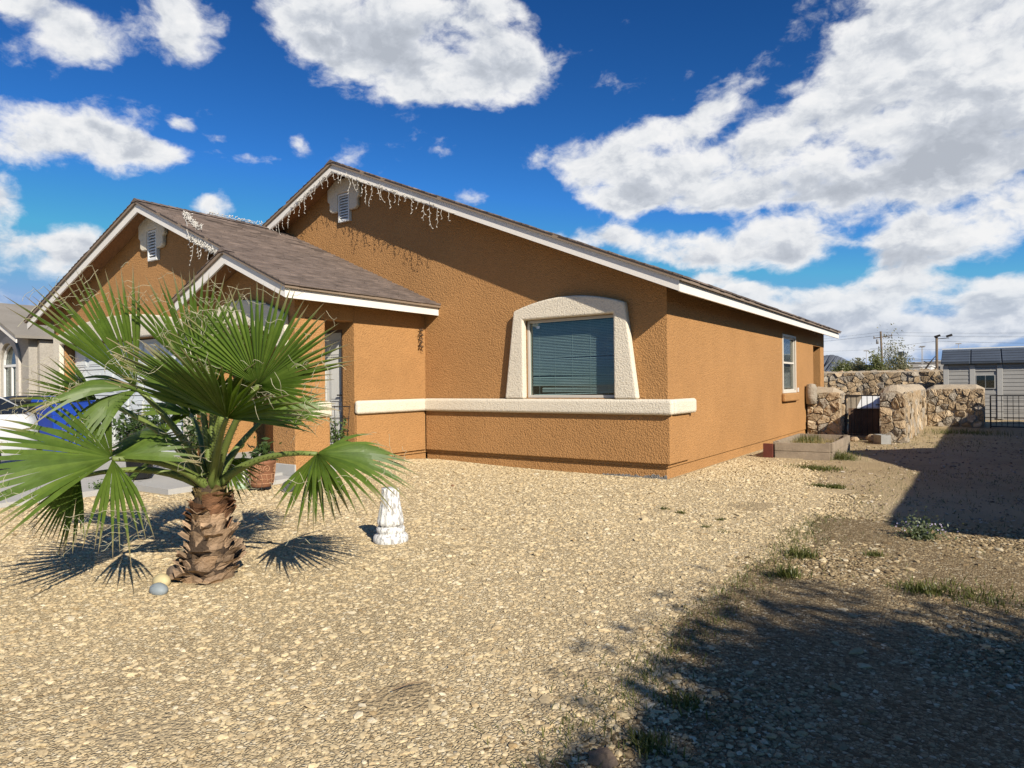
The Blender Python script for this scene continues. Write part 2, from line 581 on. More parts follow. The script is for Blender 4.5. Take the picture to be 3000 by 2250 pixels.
def leaf_quads(C, size, rg, aspect=0.45, flat=0.0):
    n = len(C)
    d = rg.normal(size=(n, 3)); d[:, 2] *= (1 - flat); d /= np.linalg.norm(d, axis=1)[:, None]
    e = rg.normal(size=(n, 3)); e -= d * (d * e).sum(1)[:, None]; e /= np.linalg.norm(e, axis=1)[:, None]
    s = (size * rg.uniform(0.6, 1.4, n))[:, None]
    return np.stack([C - d * s, C + e * s * aspect, C + d * s, C - e * s * aspect], 1)

def copy_tree(o, parent=None):
    c = o.copy()
    COL.objects.link(c)
    c.parent = parent
    for ch in list(o.children):
        copy_tree(ch, c)
    return c

def hsh(x, y):
    return 0.5 + 0.5 * math.sin(x * 12.9898 + y * 78.233)

# ================================================================== SETTING
def gh(x, y):
    """height of the front yard: gravel heaped a little against the porch wall"""
    return 0.13 * math.exp(-((x + 4.3) / 1.3) ** 2 - ((y + 1.1) / 1.1) ** 2) + 0.012 * math.sin(x * 1.3 + 0.5) * math.sin(y * 1.1)

def ground_mat():
    m = bpy.data.materials.new('desert_ground')
    m.use_nodes = True
    N = NT(m.node_tree)
    b = N.n['Principled BSDF']
    P = N.new('ShaderNodeNewGeometry').outputs['Position']
    c = N.ramp(N.noise(P, 0.5, 8, 0.62), [(0.3, (0.40, 0.295, 0.165)), (0.5, (0.50, 0.38, 0.215)), (0.72, (0.56, 0.435, 0.255))])
    c2 = N.mix(N.rng(N.noise(P, 38.0, 4, 0.7), 0.54, 0.76, 0, 0.55), c, (0.22, 0.165, 0.11))
    c3 = N.mix(N.rng(N.noise(P, 2.6, 5, 0.7), 0.56, 0.72, 0, 0.35), c2, (0.20, 0.19, 0.075))
    N.l.new(c3, b.inputs['Base Color'])
    b.inputs['Roughness'].default_value = 0.97
    b.inputs['Specular IOR Level'].default_value = 0.1
    h = N.math('ADD', N.noise(P, 30.0, 5, 0.65), N.math('MULTIPLY', N.voro(P, 55.0), 0.5))
    bn = N.new('ShaderNodeBump')
    bn.inputs['Strength'].default_value = 0.9
    bn.inputs['Distance'].default_value = 0.03
    N.l.new(h, bn.inputs['Height'])
    N.l.new(bn.outputs[0], b.inputs['Normal'])
    return m

M_GROUND = ground_mat()
g = MB()
g.add([(-6000, -6000, -0.03), (6000, -6000, -0.03), (6000, 6000, -0.03), (-6000, 6000, -0.03)], [(0, 1, 2, 3)])
tag(g.build('ground', M_GROUND), 'bare desert ground reaching to the horizon', 'ground', kind='structure')

def sheet(name, x0, x1, y0, y1, step, hf, m):
    nx, ny = int((x1 - x0) / step) + 1, int((y1 - y0) / step) + 1
    vs = [(x0 + (x1 - x0) * i / (nx - 1), y0 + (y1 - y0) * j / (ny - 1)) for j in range(ny) for i in range(nx)]
    fs = [(j * nx + i, j * nx + i + 1, (j + 1) * nx + i + 1, (j + 1) * nx + i) for j in range(ny - 1) for i in range(nx - 1)]
    mb = MB()
    mb.add([(x, y, hf(x, y)) for x, y in vs], fs, True)
    return tag(mb.build(name, m, fix=False), kind='structure')

def edge_x(y):        # where tan gravel gives way to the strip along the neighbour's lot
    return 2.25 + 0.10 * math.sin(y * 1.7) + 0.05 * math.sin(y * 4.1 + 1) + (0.0 if y < -2 else -0.02 * (y + 2))

def dirt_h(x, y):
    return 0.014 * math.sin(x * 2.1 + 1) * math.sin(y * 1.3) + 0.009 * math.sin(x * 5.3) * math.sin(y * 4.7 + 2) + 0.004

tag(sheet('dirt_side_yard', -0.35, 9.0, -12.0, 22.0, 0.22, dirt_h, M_GROUND), 'bare brown dirt strip beside the house')

def gravel_mat(name, cols, dark, scale=42.0):
    """packed small stones between the scattered ones"""
    m = bpy.data.materials.new(name)
    m.use_nodes = True
    N = NT(m.node_tree)
    b = N.n['Principled BSDF']
    P = N.new('ShaderNodeNewGeometry').outputs['Position']
    wv = N.vec('ADD', P, N.vec('SCALE', N.vec('SUBTRACT', N.noise(P, 30.0, 2, 0.5, color=True), (0.5, 0.5, 0.5)), 0.02))
    cc = N.voro(wv, scale, 'F1', 'Color')
    ed = N.voro(wv, scale, 'DISTANCE_TO_EDGE')
    sep = N.new('ShaderNodeSeparateColor')
    N.l.new(cc, sep.inputs[0])
    c = N.ramp(sep.outputs[0], cols)
    c = N.mix(N.rng(ed, 0.02, 0.10, 1, 0), c, dark)
    big = N.rng(N.noise(P, 0.8, 4, 0.6), 0.3, 0.7, 0.9, 1.1)
    vm = N.new('ShaderNodeVectorMath', operation='SCALE')
    N.l.new(c, vm.inputs[0]); N.l.new(big, vm.inputs['Scale'])
    N.l.new(vm.outputs[0], b.inputs['Base Color'])
    b.inputs['Roughness'].default_value = 0.95
    b.inputs['Specular IOR Level'].default_value = 0.15
    bn = N.new('ShaderNodeBump')
    bn.inputs['Strength'].default_value = 1.0
    bn.inputs['Distance'].default_value = 0.02
    N.l.new(N.math('ADD', N.math('MINIMUM', ed, 0.25), N.math('MULTIPLY', sep.outputs[1], 0.5)), bn.inputs['Height'])
    N.l.new(bn.outputs[0], b.inputs['Normal'])
    return m

TAN = [(0.0, (0.33, 0.23, 0.115)), (0.05, (0.50, 0.375, 0.21)), (0.5, (0.60, 0.465, 0.265)), (0.85, (0.65, 0.515, 0.305)), (1.0, (0.69, 0.585, 0.40))]
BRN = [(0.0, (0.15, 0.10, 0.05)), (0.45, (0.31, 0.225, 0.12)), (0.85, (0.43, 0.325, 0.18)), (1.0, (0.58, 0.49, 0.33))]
M_GRAVBED = gravel_mat('tan_gravel_bed', TAN, (0.45, 0.335, 0.18), 52.0)
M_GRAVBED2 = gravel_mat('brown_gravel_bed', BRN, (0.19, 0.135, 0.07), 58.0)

def strip_sheet(name, y0, y1, step, xa, xb, hf, m, nx=14):
    ny = int((y1 - y0) / step) + 1
    vs, fs = [], []
    for j in range(ny):
        y = y0 + (y1 - y0) * j / (ny - 1)
        a, b = xa(y), xb(y)
        for i in range(nx):
            x = a + (b - a) * i / (nx - 1)
            vs.append((x, y, hf(x, y)))
    for j in range(ny - 1):
        for i in range(nx - 1):
            fs.append((j * nx + i, j * nx + i + 1, (j + 1) * nx + i + 1, (j + 1) * nx + i))
    mb = MB(); mb.add(vs, fs, True)
    return tag(mb.build(name, m, fix=False), kind='structure')

strip_sheet('gravel_bed', -16.0, 0.3, 0.18, lambda y: -9.5, edge_x, lambda x, y: 0.022 + gh(x, y), M_GRAVBED, 60)
strip_sheet('gravel_bed', 0.3, 6.2, 0.18, lambda y: -0.1, lambda y: max(0.5, edge_x(y) - 0.45 - 0.20 * max(0, y - 0.3)), lambda x, y: 0.024, M_GRAVBED, 16)
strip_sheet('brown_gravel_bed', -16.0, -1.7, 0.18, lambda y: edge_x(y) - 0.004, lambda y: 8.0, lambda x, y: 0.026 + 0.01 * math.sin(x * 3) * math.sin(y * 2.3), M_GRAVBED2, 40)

# concrete driveway and walk
def drive_z(y):
    return 0.045 + 0.02 * max(0.0, min(1.0, (y + 8) / 5.4)) * 4
dr = MB()
for (xa, xb, ya, yb) in [(-13.0, -9.0, -6.2, -2.5), (-8.99, -4.75, -4.45, -2.45), (-8.99, -5.55, -6.2, -4.46), (-13.0, -9.0, -14, -6.21), (-8.99, -5.9, -14, -6.21)]:
    n = 6
    for i in range(n):
        y0, y1 = ya + (yb - ya) * i / n, ya + (yb - ya) * (i + 1) / n
        dr.add([(xa, y0, drive_z(y0)), (xb, y0, drive_z(y0)), (xb, y1, drive_z(y1)), (xa, y1, drive_z(y1)),
                (xa, y0, -0.1), (xb, y0, -0.1), (xb, y1, -0.1), (xa, y1, -0.1)],
               [(0, 1, 2, 3), (0, 4, 5, 1), (1, 5, 6, 2), (2, 6, 7, 3), (3, 7, 4, 0)])
tag(dr.build('driveway', M_CONC), 'pale concrete driveway in front of the garage', kind='structure')
wk = MB()
wk.box(-6.85, -4.46, -2.79, -1.66, -0.1, 0.25)
tag(wk.build('porch_floor', M_CONC, bev=0.012), kind='structure')
wk = MB()
wk.box(-6.3, -4.35, -3.55, -2.8, -0.1, 0.085)
tag(wk.build('walkway', M_CONC, bev=0.01), kind='structure')

# ------------------------------------------------------------------ loose gravel (nobody could count it)
def stone_instances(name, label, pts, rots, scl, cols, rough=0.9, spread=0.30):
    me = bpy.data.meshes.new(name)
    me.vertices.add(len(pts))
    me.vertices.foreach_set('co', np.asarray(pts, np.float32).ravel())
    for nm, arr in (('rot', rots), ('scl', scl)):
        a = me.attributes.new(nm, 'FLOAT_VECTOR', 'POINT')
        a.data.foreach_set('vector', np.asarray(arr, np.float32).ravel())
    me.update()
    o = link(bpy.data.objects.new(name, me))
    m = bpy.data.materials.new(name + '_stone')
    m.use_nodes = True
    N = NT(m.node_tree)
    b = N.n['Principled BSDF']
    oi = N.new('ShaderNodeObjectInfo')
    P = N.new('ShaderNodeNewGeometry').outputs['Position']
    c = N.ramp(oi.outputs['Random'], cols)
    f = N.rng(N.noise(P, 90.0, 3, 0.6), 0.25, 0.75, 0.82, 1.18)
    vm = N.new('ShaderNodeVectorMath', operation='SCALE')
    N.l.new(c, vm.inputs[0]); N.l.new(f, vm.inputs['Scale'])
    N.l.new(vm.outputs[0], b.inputs['Base Color'])
    b.inputs['Roughness'].default_value = rough
    b.inputs['Specular IOR Level'].default_value = 0.2
    me.materials.append(m)
    gt = bpy.data.node_groups.new(name + '_scatter', 'GeometryNodeTree')
    gt.interface.new_socket('Geometry', in_out='INPUT', socket_type='NodeSocketGeometry')
    gt.interface.new_socket('Geometry', in_out='OUTPUT', socket_type='NodeSocketGeometry')
    G = NT(gt)
    gi, go = G.new('NodeGroupInput'), G.new('NodeGroupOutput')
    var = G.new('GeometryNodeGeometryToInstance')
    for k in range(7):
        ico = G.new('GeometryNodeMeshIcoSphere')
        ico.inputs['Radius'].default_value = 1.0
        ico.inputs['Subdivisions'].default_value = 1
        sp = G.new('GeometryNodeSetPosition')
        pos = G.new('GeometryNodeInputPosition')
        nz = G.new('ShaderNodeTexNoise', noise_dimensions='4D')
        nz.inputs['W'].default_value = k * 3.7
        nz.inputs['Scale'].default_value = 1.1
        nz.inputs['Detail'].default_value = 2.0
        G.l.new(pos.outputs[0], nz.inputs['Vector'])
        v1 = G.vec('SUBTRACT', nz.outputs['Color'], (0.5, 0.5, 0.5))
        v2 = G.vec('SCALE', v1, 1.9)
        G.l.new(ico.outputs['Mesh'], sp.inputs['Geometry'])
        G.l.new(v2, sp.inputs['Offset'])
        sm = G.new('GeometryNodeSetMaterial')
        sm.inputs['Material'].default_value = m
        G.l.new(sp.outputs[0], sm.inputs['Geometry'])
        G.l.new(sm.outputs[0], var.inputs[0])
    mp = G.new('GeometryNodeMeshToPoints')
    G.l.new(gi.outputs[0], mp.inputs['Mesh'])
    iop = G.new('GeometryNodeInstanceOnPoints')
    G.l.new(mp.outputs[0], iop.inputs['Points'])
    G.l.new(var.outputs[0], iop.inputs['Instance'])
    iop.inputs['Pick Instance'].default_value = True
    rv = G.new('FunctionNodeRandomValue', data_type='INT')
    rv.inputs[4].default_value = 0
    rv.inputs[5].default_value = 6
    G.l.new(rv.outputs[2], iop.inputs['Instance Index'])
    ra = G.new('GeometryNodeInputNamedAttribute', data_type='FLOAT_VECTOR'); ra.inputs['Name'].default_value = 'rot'
    sa = G.new('GeometryNodeInputNamedAttribute', data_type='FLOAT_VECTOR'); sa.inputs['Name'].default_value = 'scl'
    er = G.new('FunctionNodeEulerToRotation')
    G.l.new(ra.outputs[0], er.inputs[0])
    G.l.new(er.outputs[0], iop.inputs['Rotation'])
    G.l.new(sa.outputs[0], iop.inputs['Scale'])
    G.l.new(iop.outputs[0], go.inputs[0])
    md = o.modifiers.new('scatter', 'NODES')
    md.node_group = gt
    return tag(o, label, 'gravel', kind='stuff')

def in_view(P, margin=120):
    v = (P - CAM) @ RM
    z = v[:, 2]
    x = CX + FPX * v[:, 0] / np.maximum(z, 0.01)
    y = CY + FPX * v[:, 1] / np.maximum(z, 0.01)
    return (z > 0.8) & (x > -margin) & (x < 3000 + margin) & (y < 2250 + margin)

def scatter(n, x0, x1, y0, y1, keep, size, zf, rg, dens_r=(3.5, 9.5), far=0.45, grow=1.35, side_margin=700):
    x = rg.uniform(x0, x1, n); y = rg.uniform(y0, y1, n)
    P = np.stack([x, y, np.zeros(n)], 1)
    d = np.hypot(x - CAM[0], y - CAM[1])
    w = np.interp(d, dens_r, (1.0, far))
    ok = in_view(P, side_margin) & (rg.uniform(0, 1, n) < w) & np.array([keep(a, b) for a, b in zip(x, y)])
    x, y, d = x[ok], y[ok], d[ok]
    k = len(x)
    s = size * np.exp(rg.normal(0, 0.36, k)) * np.interp(d, dens_r, (1.0, grow))
    scl = np.stack([s * rg.uniform(0.85, 1.5, k), s * rg.uniform(0.7, 1.1, k), s * rg.uniform(0.32, 0.58, k)], 1)
    rot = np.stack([rg.normal(0, 0.17, k), rg.normal(0, 0.17, k), rg.uniform(0, 6.28, k)], 1)
    z = np.array([zf(a, b) for a, b in zip(x, y)]) + scl[:, 2] * rg.uniform(0.15, 0.9, k)
    return np.stack([x, y, z], 1), rot, scl

def tan_keep(x, y):
    if x > edge_x(y) + random.gauss(0.05, 0.25): return False
    if y > -0.02 and x < 0.03: return False
    if x < -4.44 and y > -2.8: return False
    if x < -4.7 and y > -4.5: return False
    if x < -5.5: return False
    if -6.3 < x < -4.3 and -3.58 < y: return False
    if y > 0 and x > edge_x(y) - 0.45 - 0.20 * max(0, y - 0.3) + random.gauss(0, 0.1): return False
    if (x + 0.93) ** 2 + (y + 6.18) ** 2 < 0.045: return False
    if 0.5 < x < 1.48 and 3.45 < y < 5.9: return False
    return True

pts, rots, scl = scatter(720000, -6.5, 2.6, -8.6, 6.0, tan_keep, 0.0078, lambda x, y: 0.016 + gh(x, y), RNG)
stone_instances('gravel', 'tan crushed gravel covering the front yard', pts, rots, scl, TAN)

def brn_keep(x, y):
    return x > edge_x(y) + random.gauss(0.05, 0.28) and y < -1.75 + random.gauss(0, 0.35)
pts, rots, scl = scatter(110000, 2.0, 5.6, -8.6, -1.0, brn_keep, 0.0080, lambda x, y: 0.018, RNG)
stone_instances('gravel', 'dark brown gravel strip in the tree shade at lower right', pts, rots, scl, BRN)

def dirt_keep(x, y):
    return x > 0.1 and (x > edge_x(y) - 0.6 or y > 3) and y > -2.6 and not (0.5 < x < 1.48 and 3.45 < y < 5.9)
pts, rots, scl = scatter(9000, 0.2, 5.0, -2.6, 12.0, dirt_keep, 0.008, lambda x, y: 0.006, RNG, (3.5, 14), 0.5, 1.5)
stone_instances('pebbles', 'loose pebbles scattered over the brown dirt strip', pts, rots, scl,
                [(0.0, (0.20, 0.15, 0.10)), (0.5, (0.38, 0.29, 0.19)), (0.9, (0.52, 0.42, 0.29)), (1.0, (0.62, 0.55, 0.44))])

# ================================================================== HOUSE
HOUSE = thing('stucco_house', 'single storey orange stucco house with brown shingle roofs and cream trim', 'house', (0, 0, 0))
ZM = lambda x: 2.755 + 0.42 * (0.39 - x)           # main roof, right slope
XA = -6.43
ZA = ZM(XA)
ZML = lambda x: ZA - 0.42 * (XA - x)
XL = 2 * XA - 0.39                                  # left eave
ZG = lambda x: 2.78 + 0.432 * (-4.13 - x)          # garage roof, right slope
XG = -8.52
ZGA = ZG(XG)
XGL, ZGL_ = -13.43, 2.88
ZGL = lambda x: ZGA - (ZGA - ZGL_) * (XG - x) / (XG - XGL)
YG, YP, YO = -3.02, -3.17, -0.455                    # front edges of garage, porch and main roofs
YGW, YPW, YDW = -2.60, -2.74, -1.64                 # garage, porch and door walls
XP = -5.62                                          # porch gable apex
ZP = ZG(XP)
XPL = -7.05
ZPL = lambda x: ZP - 0.44 * (XP - x)
YB = 11.62                                          # back edge of the main roof

# walls -----------------------------------------------------------
u = 0.10
gable = [(0.0, 0.185), (0.0, ZM(0) - u), (XA, ZA - u), (-12.9, ZML(-12.9) - u), (-12.9, 0.185)]
WIN = (-2.33, -0.768, 1.147, 2.369)
slab(gable, [rect(*WIN)], XZ(0.0), 0.0, 0.16, 'wall', M_ORANGE, HOUSE)
SW = (6.585, 7.80, 1.142, 2.387)
slab(rect(0.161, 9.9, 0.185, 2.74), [rect(*SW)], YZ(0.0), 0.0, 0.16, 'wall', M_ORANGE, HOUSE)
slab([(9.9, 2.30), (11.4, 2.30), (11.4, 2.74), (9.9, 2.74)], [], YZ(-0.004), 0.0, 0.3, 'porch_beam', M_ORANGE, HOUSE)
b = MB(); b.box(-0.46, -0.006, 10.95, 11.395, -0.3, 2.30)
b.build('porch_column', M_ORANGE, HOUSE, bev=0.02)
slab(rect(-12.9, -0.161, -0.3, 2.7), [], XZ(9.6), 0.0, 0.15, 'wall', M_ORANGE, HOUSE)        # back wall behind the rear porch
slab(rect(0.161, 11.4, -0.3, 2.7), [], YZ(-12.74), 0.0, 0.15, 'wall', M_ORANGE, HOUSE)
# porch return wall (faces right), with the entry wall and door opening
slab(rect(YDW, -0.001, 0.185, 2.62), [], YZ(-4.5), 0.0, 0.15, 'wall', M_ORANGE, HOUSE)
DOOR = (-5.70, -4.77, 0.26, 2.27)
slab(rect(-6.95, -4.651, -0.3, 2.62), [rect(*DOOR)], XZ(YDW + 0.002), 0.0, 0.15, 'wall', M_ORANGE, HOUSE)
slab(rect(YPW + 0.3, YDW, -0.3, 2.62), [], YZ(-6.85), 0.0, 0.12, 'wall', M_ORANGE, HOUSE)
# porch front with its arched opening
def arc(x0, x1, zs, rise, n=12):
    return [(x0 + (x1 - x0) * i / n, zs + rise * (1 - (2 * i / n - 1) ** 2)) for i in range(n + 1)]
po = [(-7.02, -0.3), (-7.02, ZPL(-7.02) - u - 0.02), (XP, ZP - u - 0.02), (-4.5, ZG(-4.5) - u - 0.02), (-4.5, -0.3), (-4.96, -0.3)] + \
     [(-4.96, 2.10)] + list(reversed(arc(-6.60, -4.96, 2.10, 0.22)))[1:-1] + [(-6.60, 2.10), (-6.60, -0.3)]
slab(po, [], XZ(YPW), 0.0, 0.18, 'wall', M_ORANGE, HOUSE)
b = MB(); b.box(-4.955, -4.502, YPW + 0.181, -2.2, -0.3, 2.37)
b.build('porch_pillar', M_ORANGE, HOUSE, bev=0.012)
b = MB(); b.box(-4.70, -4.506, YPW + 0.182, -0.002, 2.372, 2.66)
b.build('porch_beam', M_ORANGE, HOUSE, bev=0.01)
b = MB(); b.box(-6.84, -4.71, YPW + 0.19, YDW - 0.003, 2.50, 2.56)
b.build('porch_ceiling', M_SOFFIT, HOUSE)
# garage front
GD = (-12.5, -7.62, 0.12, 2.31)
gg = [(-13.03, -0.3), (-13.03, ZGL(-13.03) - u), (XG, ZGA - u), (-6.96, ZG(-6.96) - u), (-6.96, -0.3)]
slab(gg, [rect(*GD)], XZ(YGW), 0.0, 0.22, 'wall', M_ORANGE, HOUSE)
slab(rect(YGW + 0.221, -0.01, -0.3, 2.80), [], lambda u_, v, t: (-13.03 + t, u_, v), 0.0, 0.15, 'wall', M_ORANGE, HOUSE)

# wainscot below the band and the stem wall with its drip groove
b = MB()
b.box(-4.46, 0.045, -0.045, -0.001, 0.235, 0.93); b.box(0.001, 0.045, 0.0, 0.72, 0.235, 0.93)
b.build('wainscot', M_ORANGE, HOUSE, bev=0.012)
b = MB(); b.box(-4.499, -4.462, YDW + 0.01, -0.05, 0.235, 0.93)
b.build('wainscot', M_ORANGE, HOUSE, bev=0.012)
b = MB()
b.box(-4.50, -0.03, 0.026, 0.15, -0.3, 0.184)
b.build('stem_wall', M_ORANGE, HOUSE, bev=0.008)
b = MB(); b.box(-0.15, -0.026, 0.151, 9.89, -0.3, 0.184)
b.build('stem_wall', M_ORANGE, HOUSE, bev=0.008)
b = MB(); b.box(-4.64, -4.526, YDW + 0.02, 0.02, -0.3, 0.184)
b.build('stem_wall', M_ORANGE, HOUSE, bev=0.008)
b = MB(); b.box(-4.99, -4.455, YPW - 0.04, -2.155, -0.3, 0.90)
b.build('wainscot', M_ORANGE, HOUSE, bev=0.02)
# rough grey footing showing at the corner
rgf = random.Random(77)
top_ = [(-1.02 + 0.99 * i / 40, 0.03 + (0.015 + 0.05 * i / 40) * rgf.random()) for i in range(41)]
slab([(-1.02, -0.2)] + top_ + [(-0.03, -0.2)], [], XZ(0.004), 0.0, 0.02, 'footing', mat('grey_footing', (0.23, 0.215, 0.195), 0.95, 0.45, 22, 1.0, 50, 5, 0.03, fine=0.3), HOUSE)

# cream band
def band_piece(mbx, name='band'):
    return mbx.build(name, M_CREAM, HOUSE, bev=0.045, seg=4)
b = MB(); b.box(-4.455, 0.115, -0.125, -0.002, 0.915, 1.135); band_piece(b)
b = MB(); b.box(0.002, 0.112, 0.0, 0.86, 0.917, 1.133); band_piece(b)
b = MB(); b.box(-4.498, -4.40, YDW - 0.02, -0.06, 0.917, 1.133); band_piece(b)
b = MB(); b.box(-4.94, -4.42, YPW - 0.085, -2.13, 0.905, 1.13); band_piece(b)

# cream surrounds
cx = -1.549
sur = [(cx - 1.145, 1.136), (cx - 0.965, 2.52)] + [(cx - 0.965 + 1.93 * i / 12, 2.52 + 0.165 * (1 - (i / 6 - 1) ** 2)) for i in range(1, 12)] + \
      [(cx + 0.965, 2.52), (cx + 1.145, 1.136), (WIN[1] + 0.0, 1.136), (WIN[1], WIN[3] + 0.0), (WIN[0], WIN[3]), (WIN[0], 1.136)]
slab(sur, [], XZ(-0.115), 0.0, 0.114, 'window_surround', M_CREAM, HOUSE, bev=0.03)
gs = [(-12.86, -0.1), (-12.84, 2.48)] + [(-12.84 + 5.5 * i / 14, 2.48 + 0.29 * (1 - (i / 7 - 1) ** 2)) for i in range(1, 14)] + \
     [(-7.34, 2.48), (-7.30, -0.1), (GD[1], -0.1), (GD[1], GD[3]), (GD[0], GD[3]), (GD[0], -0.1)]
slab(gs, [], XZ(YGW - 0.10), 0.0, 0.099, 'garage_surround', M_CREAM, HOUSE, bev=0.03)
ps = [(-6.93, 1.95), (-6.93, 2.40)] + [(-6.93 + 2.30 * i / 12, 2.40 + 0.30 * (1 - (i / 6 - 1) ** 2)) for i in range(1, 12)] + \
     [(-4.63, 2.40), (-4.63, 1.95), (-4.96, 1.95), (-4.96, 2.10)] + list(reversed(arc(-6.60, -4.96, 2.10, 0.22)))[1:-1] + [(-6.60, 2.10), (-6.60, 1.95)]
slab(ps, [], XZ(YPW - 0.07), 0.0, 0.069, 'arch_surround', M_CREAM, HOUSE, bev=0.02)

# roofs ------------------------------------------------------------
ROOF_M, ROOF_G, ROOF_P = None, None, None
def roof_plate(name, pts, m=M_DRIP, th=0.05, parent=HOUSE):
    """sloping plate: outline points on the top surface, thickness measured downwards"""
    b_ = MB()
    n = len(pts)
    b_.add([(x, y, z - 0.022) for x, y, z in pts] + [(x, y, z - 0.022 - th) for x, y, z in pts],
           [tuple(range(n)), tuple(range(2 * n - 1, n - 1, -1))] + [(i, i + n, (i + 1) % n + n, (i + 1) % n) for i in range(n)])
    return b_.build(name, m, parent)

def q4(x0, x1, y0, y1, zf, dz=0.0):
    return [(x0, y0, zf(x0) + dz), (x1, y0, zf(x1) + dz), (x1, y1, zf(x1) + dz), (x0, y1, zf(x0) + dz)]

R_MR = roof_plate('roof', q4(XA, 0.39, YO, YB, ZM))
R_ML = roof_plate('roof', q4(XL, XA - 0.002, YO, YB, ZML))
R_GR = roof_plate('roof', [(XG, YG, ZG(XG)), (XP, YG, ZG(XP)), (XP, YP, ZG(XP)), (-4.13, YP, ZG(-4.13)), (-4.13, -0.003, ZG(-4.13)), (XG, -0.003, ZG(XG))])
R_GL = roof_plate('roof', q4(XGL, XG - 0.002, YG, -0.003, ZGL))
R_PL = roof_plate('roof', [(XPL, YP, ZPL(XPL)), (XP - 0.002, YP, ZPL(XP)), (XP - 0.002, YGW - 0.003, ZPL(XP)), (XPL, YGW - 0.003, ZPL(XPL))])
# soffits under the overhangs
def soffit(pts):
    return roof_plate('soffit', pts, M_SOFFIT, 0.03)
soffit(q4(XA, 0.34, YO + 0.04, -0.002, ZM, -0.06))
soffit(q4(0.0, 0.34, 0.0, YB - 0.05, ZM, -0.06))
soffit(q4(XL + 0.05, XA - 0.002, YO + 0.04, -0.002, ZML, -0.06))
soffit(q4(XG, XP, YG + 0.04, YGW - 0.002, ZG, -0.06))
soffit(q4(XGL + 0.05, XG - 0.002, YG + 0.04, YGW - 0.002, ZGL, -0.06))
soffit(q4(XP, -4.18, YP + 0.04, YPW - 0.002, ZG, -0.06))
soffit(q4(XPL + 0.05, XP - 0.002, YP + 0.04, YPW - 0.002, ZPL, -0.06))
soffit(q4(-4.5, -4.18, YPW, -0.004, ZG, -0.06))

def fascia_rake(pts, y, t=0.03, h=0.155, drop=0.066):
    poly = [(x, z - drop) for x, z in pts] + [(x, z - drop - h) for x, z in reversed(pts)]
    return slab(poly, [], XZ(y), 0.0, t, 'fascia', M_FASCIA, HOUSE)
F1 = fascia_rake([(0.345, ZM(0.345)), (XA + 0.002, ZA)], YO + 0.035)
fascia_rake([(XA - 0.002, ZA), (XL + 0.05, ZML(XL + 0.05))], YO + 0.037)
fascia_rake([(XP - 0.3, ZG(XP - 0.3)), (XG + 0.002, ZGA)], YG + 0.035)
fascia_rake([(XG - 0.002, ZGA), (XGL + 0.05, ZGL(XGL + 0.05))], YG + 0.037)
fascia_rake([(-4.175, ZG(-4.175)), (XP + 0.002, ZP)], YP + 0.035)
fascia_rake([(XP - 0.002, ZP), (XPL + 0.03, ZPL(XPL + 0.03))], YP + 0.037)
b = MB(); b.box(0.316, 0.346, YO + 0.066, YB - 0.04, ZM(0.346) - 0.222, ZM(0.346) - 0.068); b.build('fascia', M_FASCIA, HOUSE)
b = MB(); b.box(-4.205, -4.174, YP + 0.066, -0.004, ZG(-4.175) - 0.222, ZG(-4.175) - 0.068); b.build('fascia', M_FASCIA, HOUSE)
b = MB(); b.box(XL + 0.05, XL + 0.08, YO + 0.07, YB - 0.04, ZML(XL + 0.06) - 0.222, ZML(XL + 0.06) - 0.068); b.build('fascia', M_FASCIA, HOUSE)

# shingles: courses of overlapping tabs
def shingle_list(x_eave, x_ridge, zf, yrange, expo=0.142, tab=0.31, seed=1, over=0.02):
    rg = random.Random(seed)
    sgn = 1 if x_ridge > x_eave else -1
    slope = abs((zf(x_ridge) - zf(x_eave)) / (x_ridge - x_eave))
    dx = expo / math.sqrt(1 + slope * slope)
    out = []
    i = 0
    x = x_eave - sgn * over
    while (x_ridge - x) * sgn > 0.02:
        xb = x + sgn * dx * 1.25
        if (xb - x_ridge) * sgn > 0: xb = x_ridge
        y0, y1 = yrange(x)
        y = y0 - rg.uniform(0.0, tab)
        while y < y1:
            w = tab * rg.uniform(0.55, 1.35)
            a, c = max(y, y0), min(y + w - 0.004, y1)
            if c - a > 0.03:
                j = rg.uniform(-0.008, 0.008)
                xa = x + j * sgn
                hh = 0.011 + rg.uniform(0, 0.008)
                za, zb = zf(xa), zf(xb)
                out.append([(xa, a, za - 0.022), (xa, c, za - 0.022), (xb, c, zb - 0.021), (xb, a, zb - 0.021),
                            (xa, a, za - 0.022 + hh + 0.008), (xa, c, za - 0.022 + hh + 0.008), (xb, c, zb - 0.0205), (xb, a, zb - 0.0205)])
            y += w
        x += sgn * dx
        i += 1
    return out
SHF = [(0, 1, 2, 3), (4, 7, 6, 5), (0, 4, 5, 1), (1, 5, 6, 2), (2, 6, 7, 3), (3, 7, 4, 0)]

def shingle_mesh(lst, parent, m=M_SHING):
    b_ = MB()
    for q in lst: b_.add(q, SHF)
    o = b_.build('shingles', m, parent, fix=True)
    return tag(o, kind='stuff')

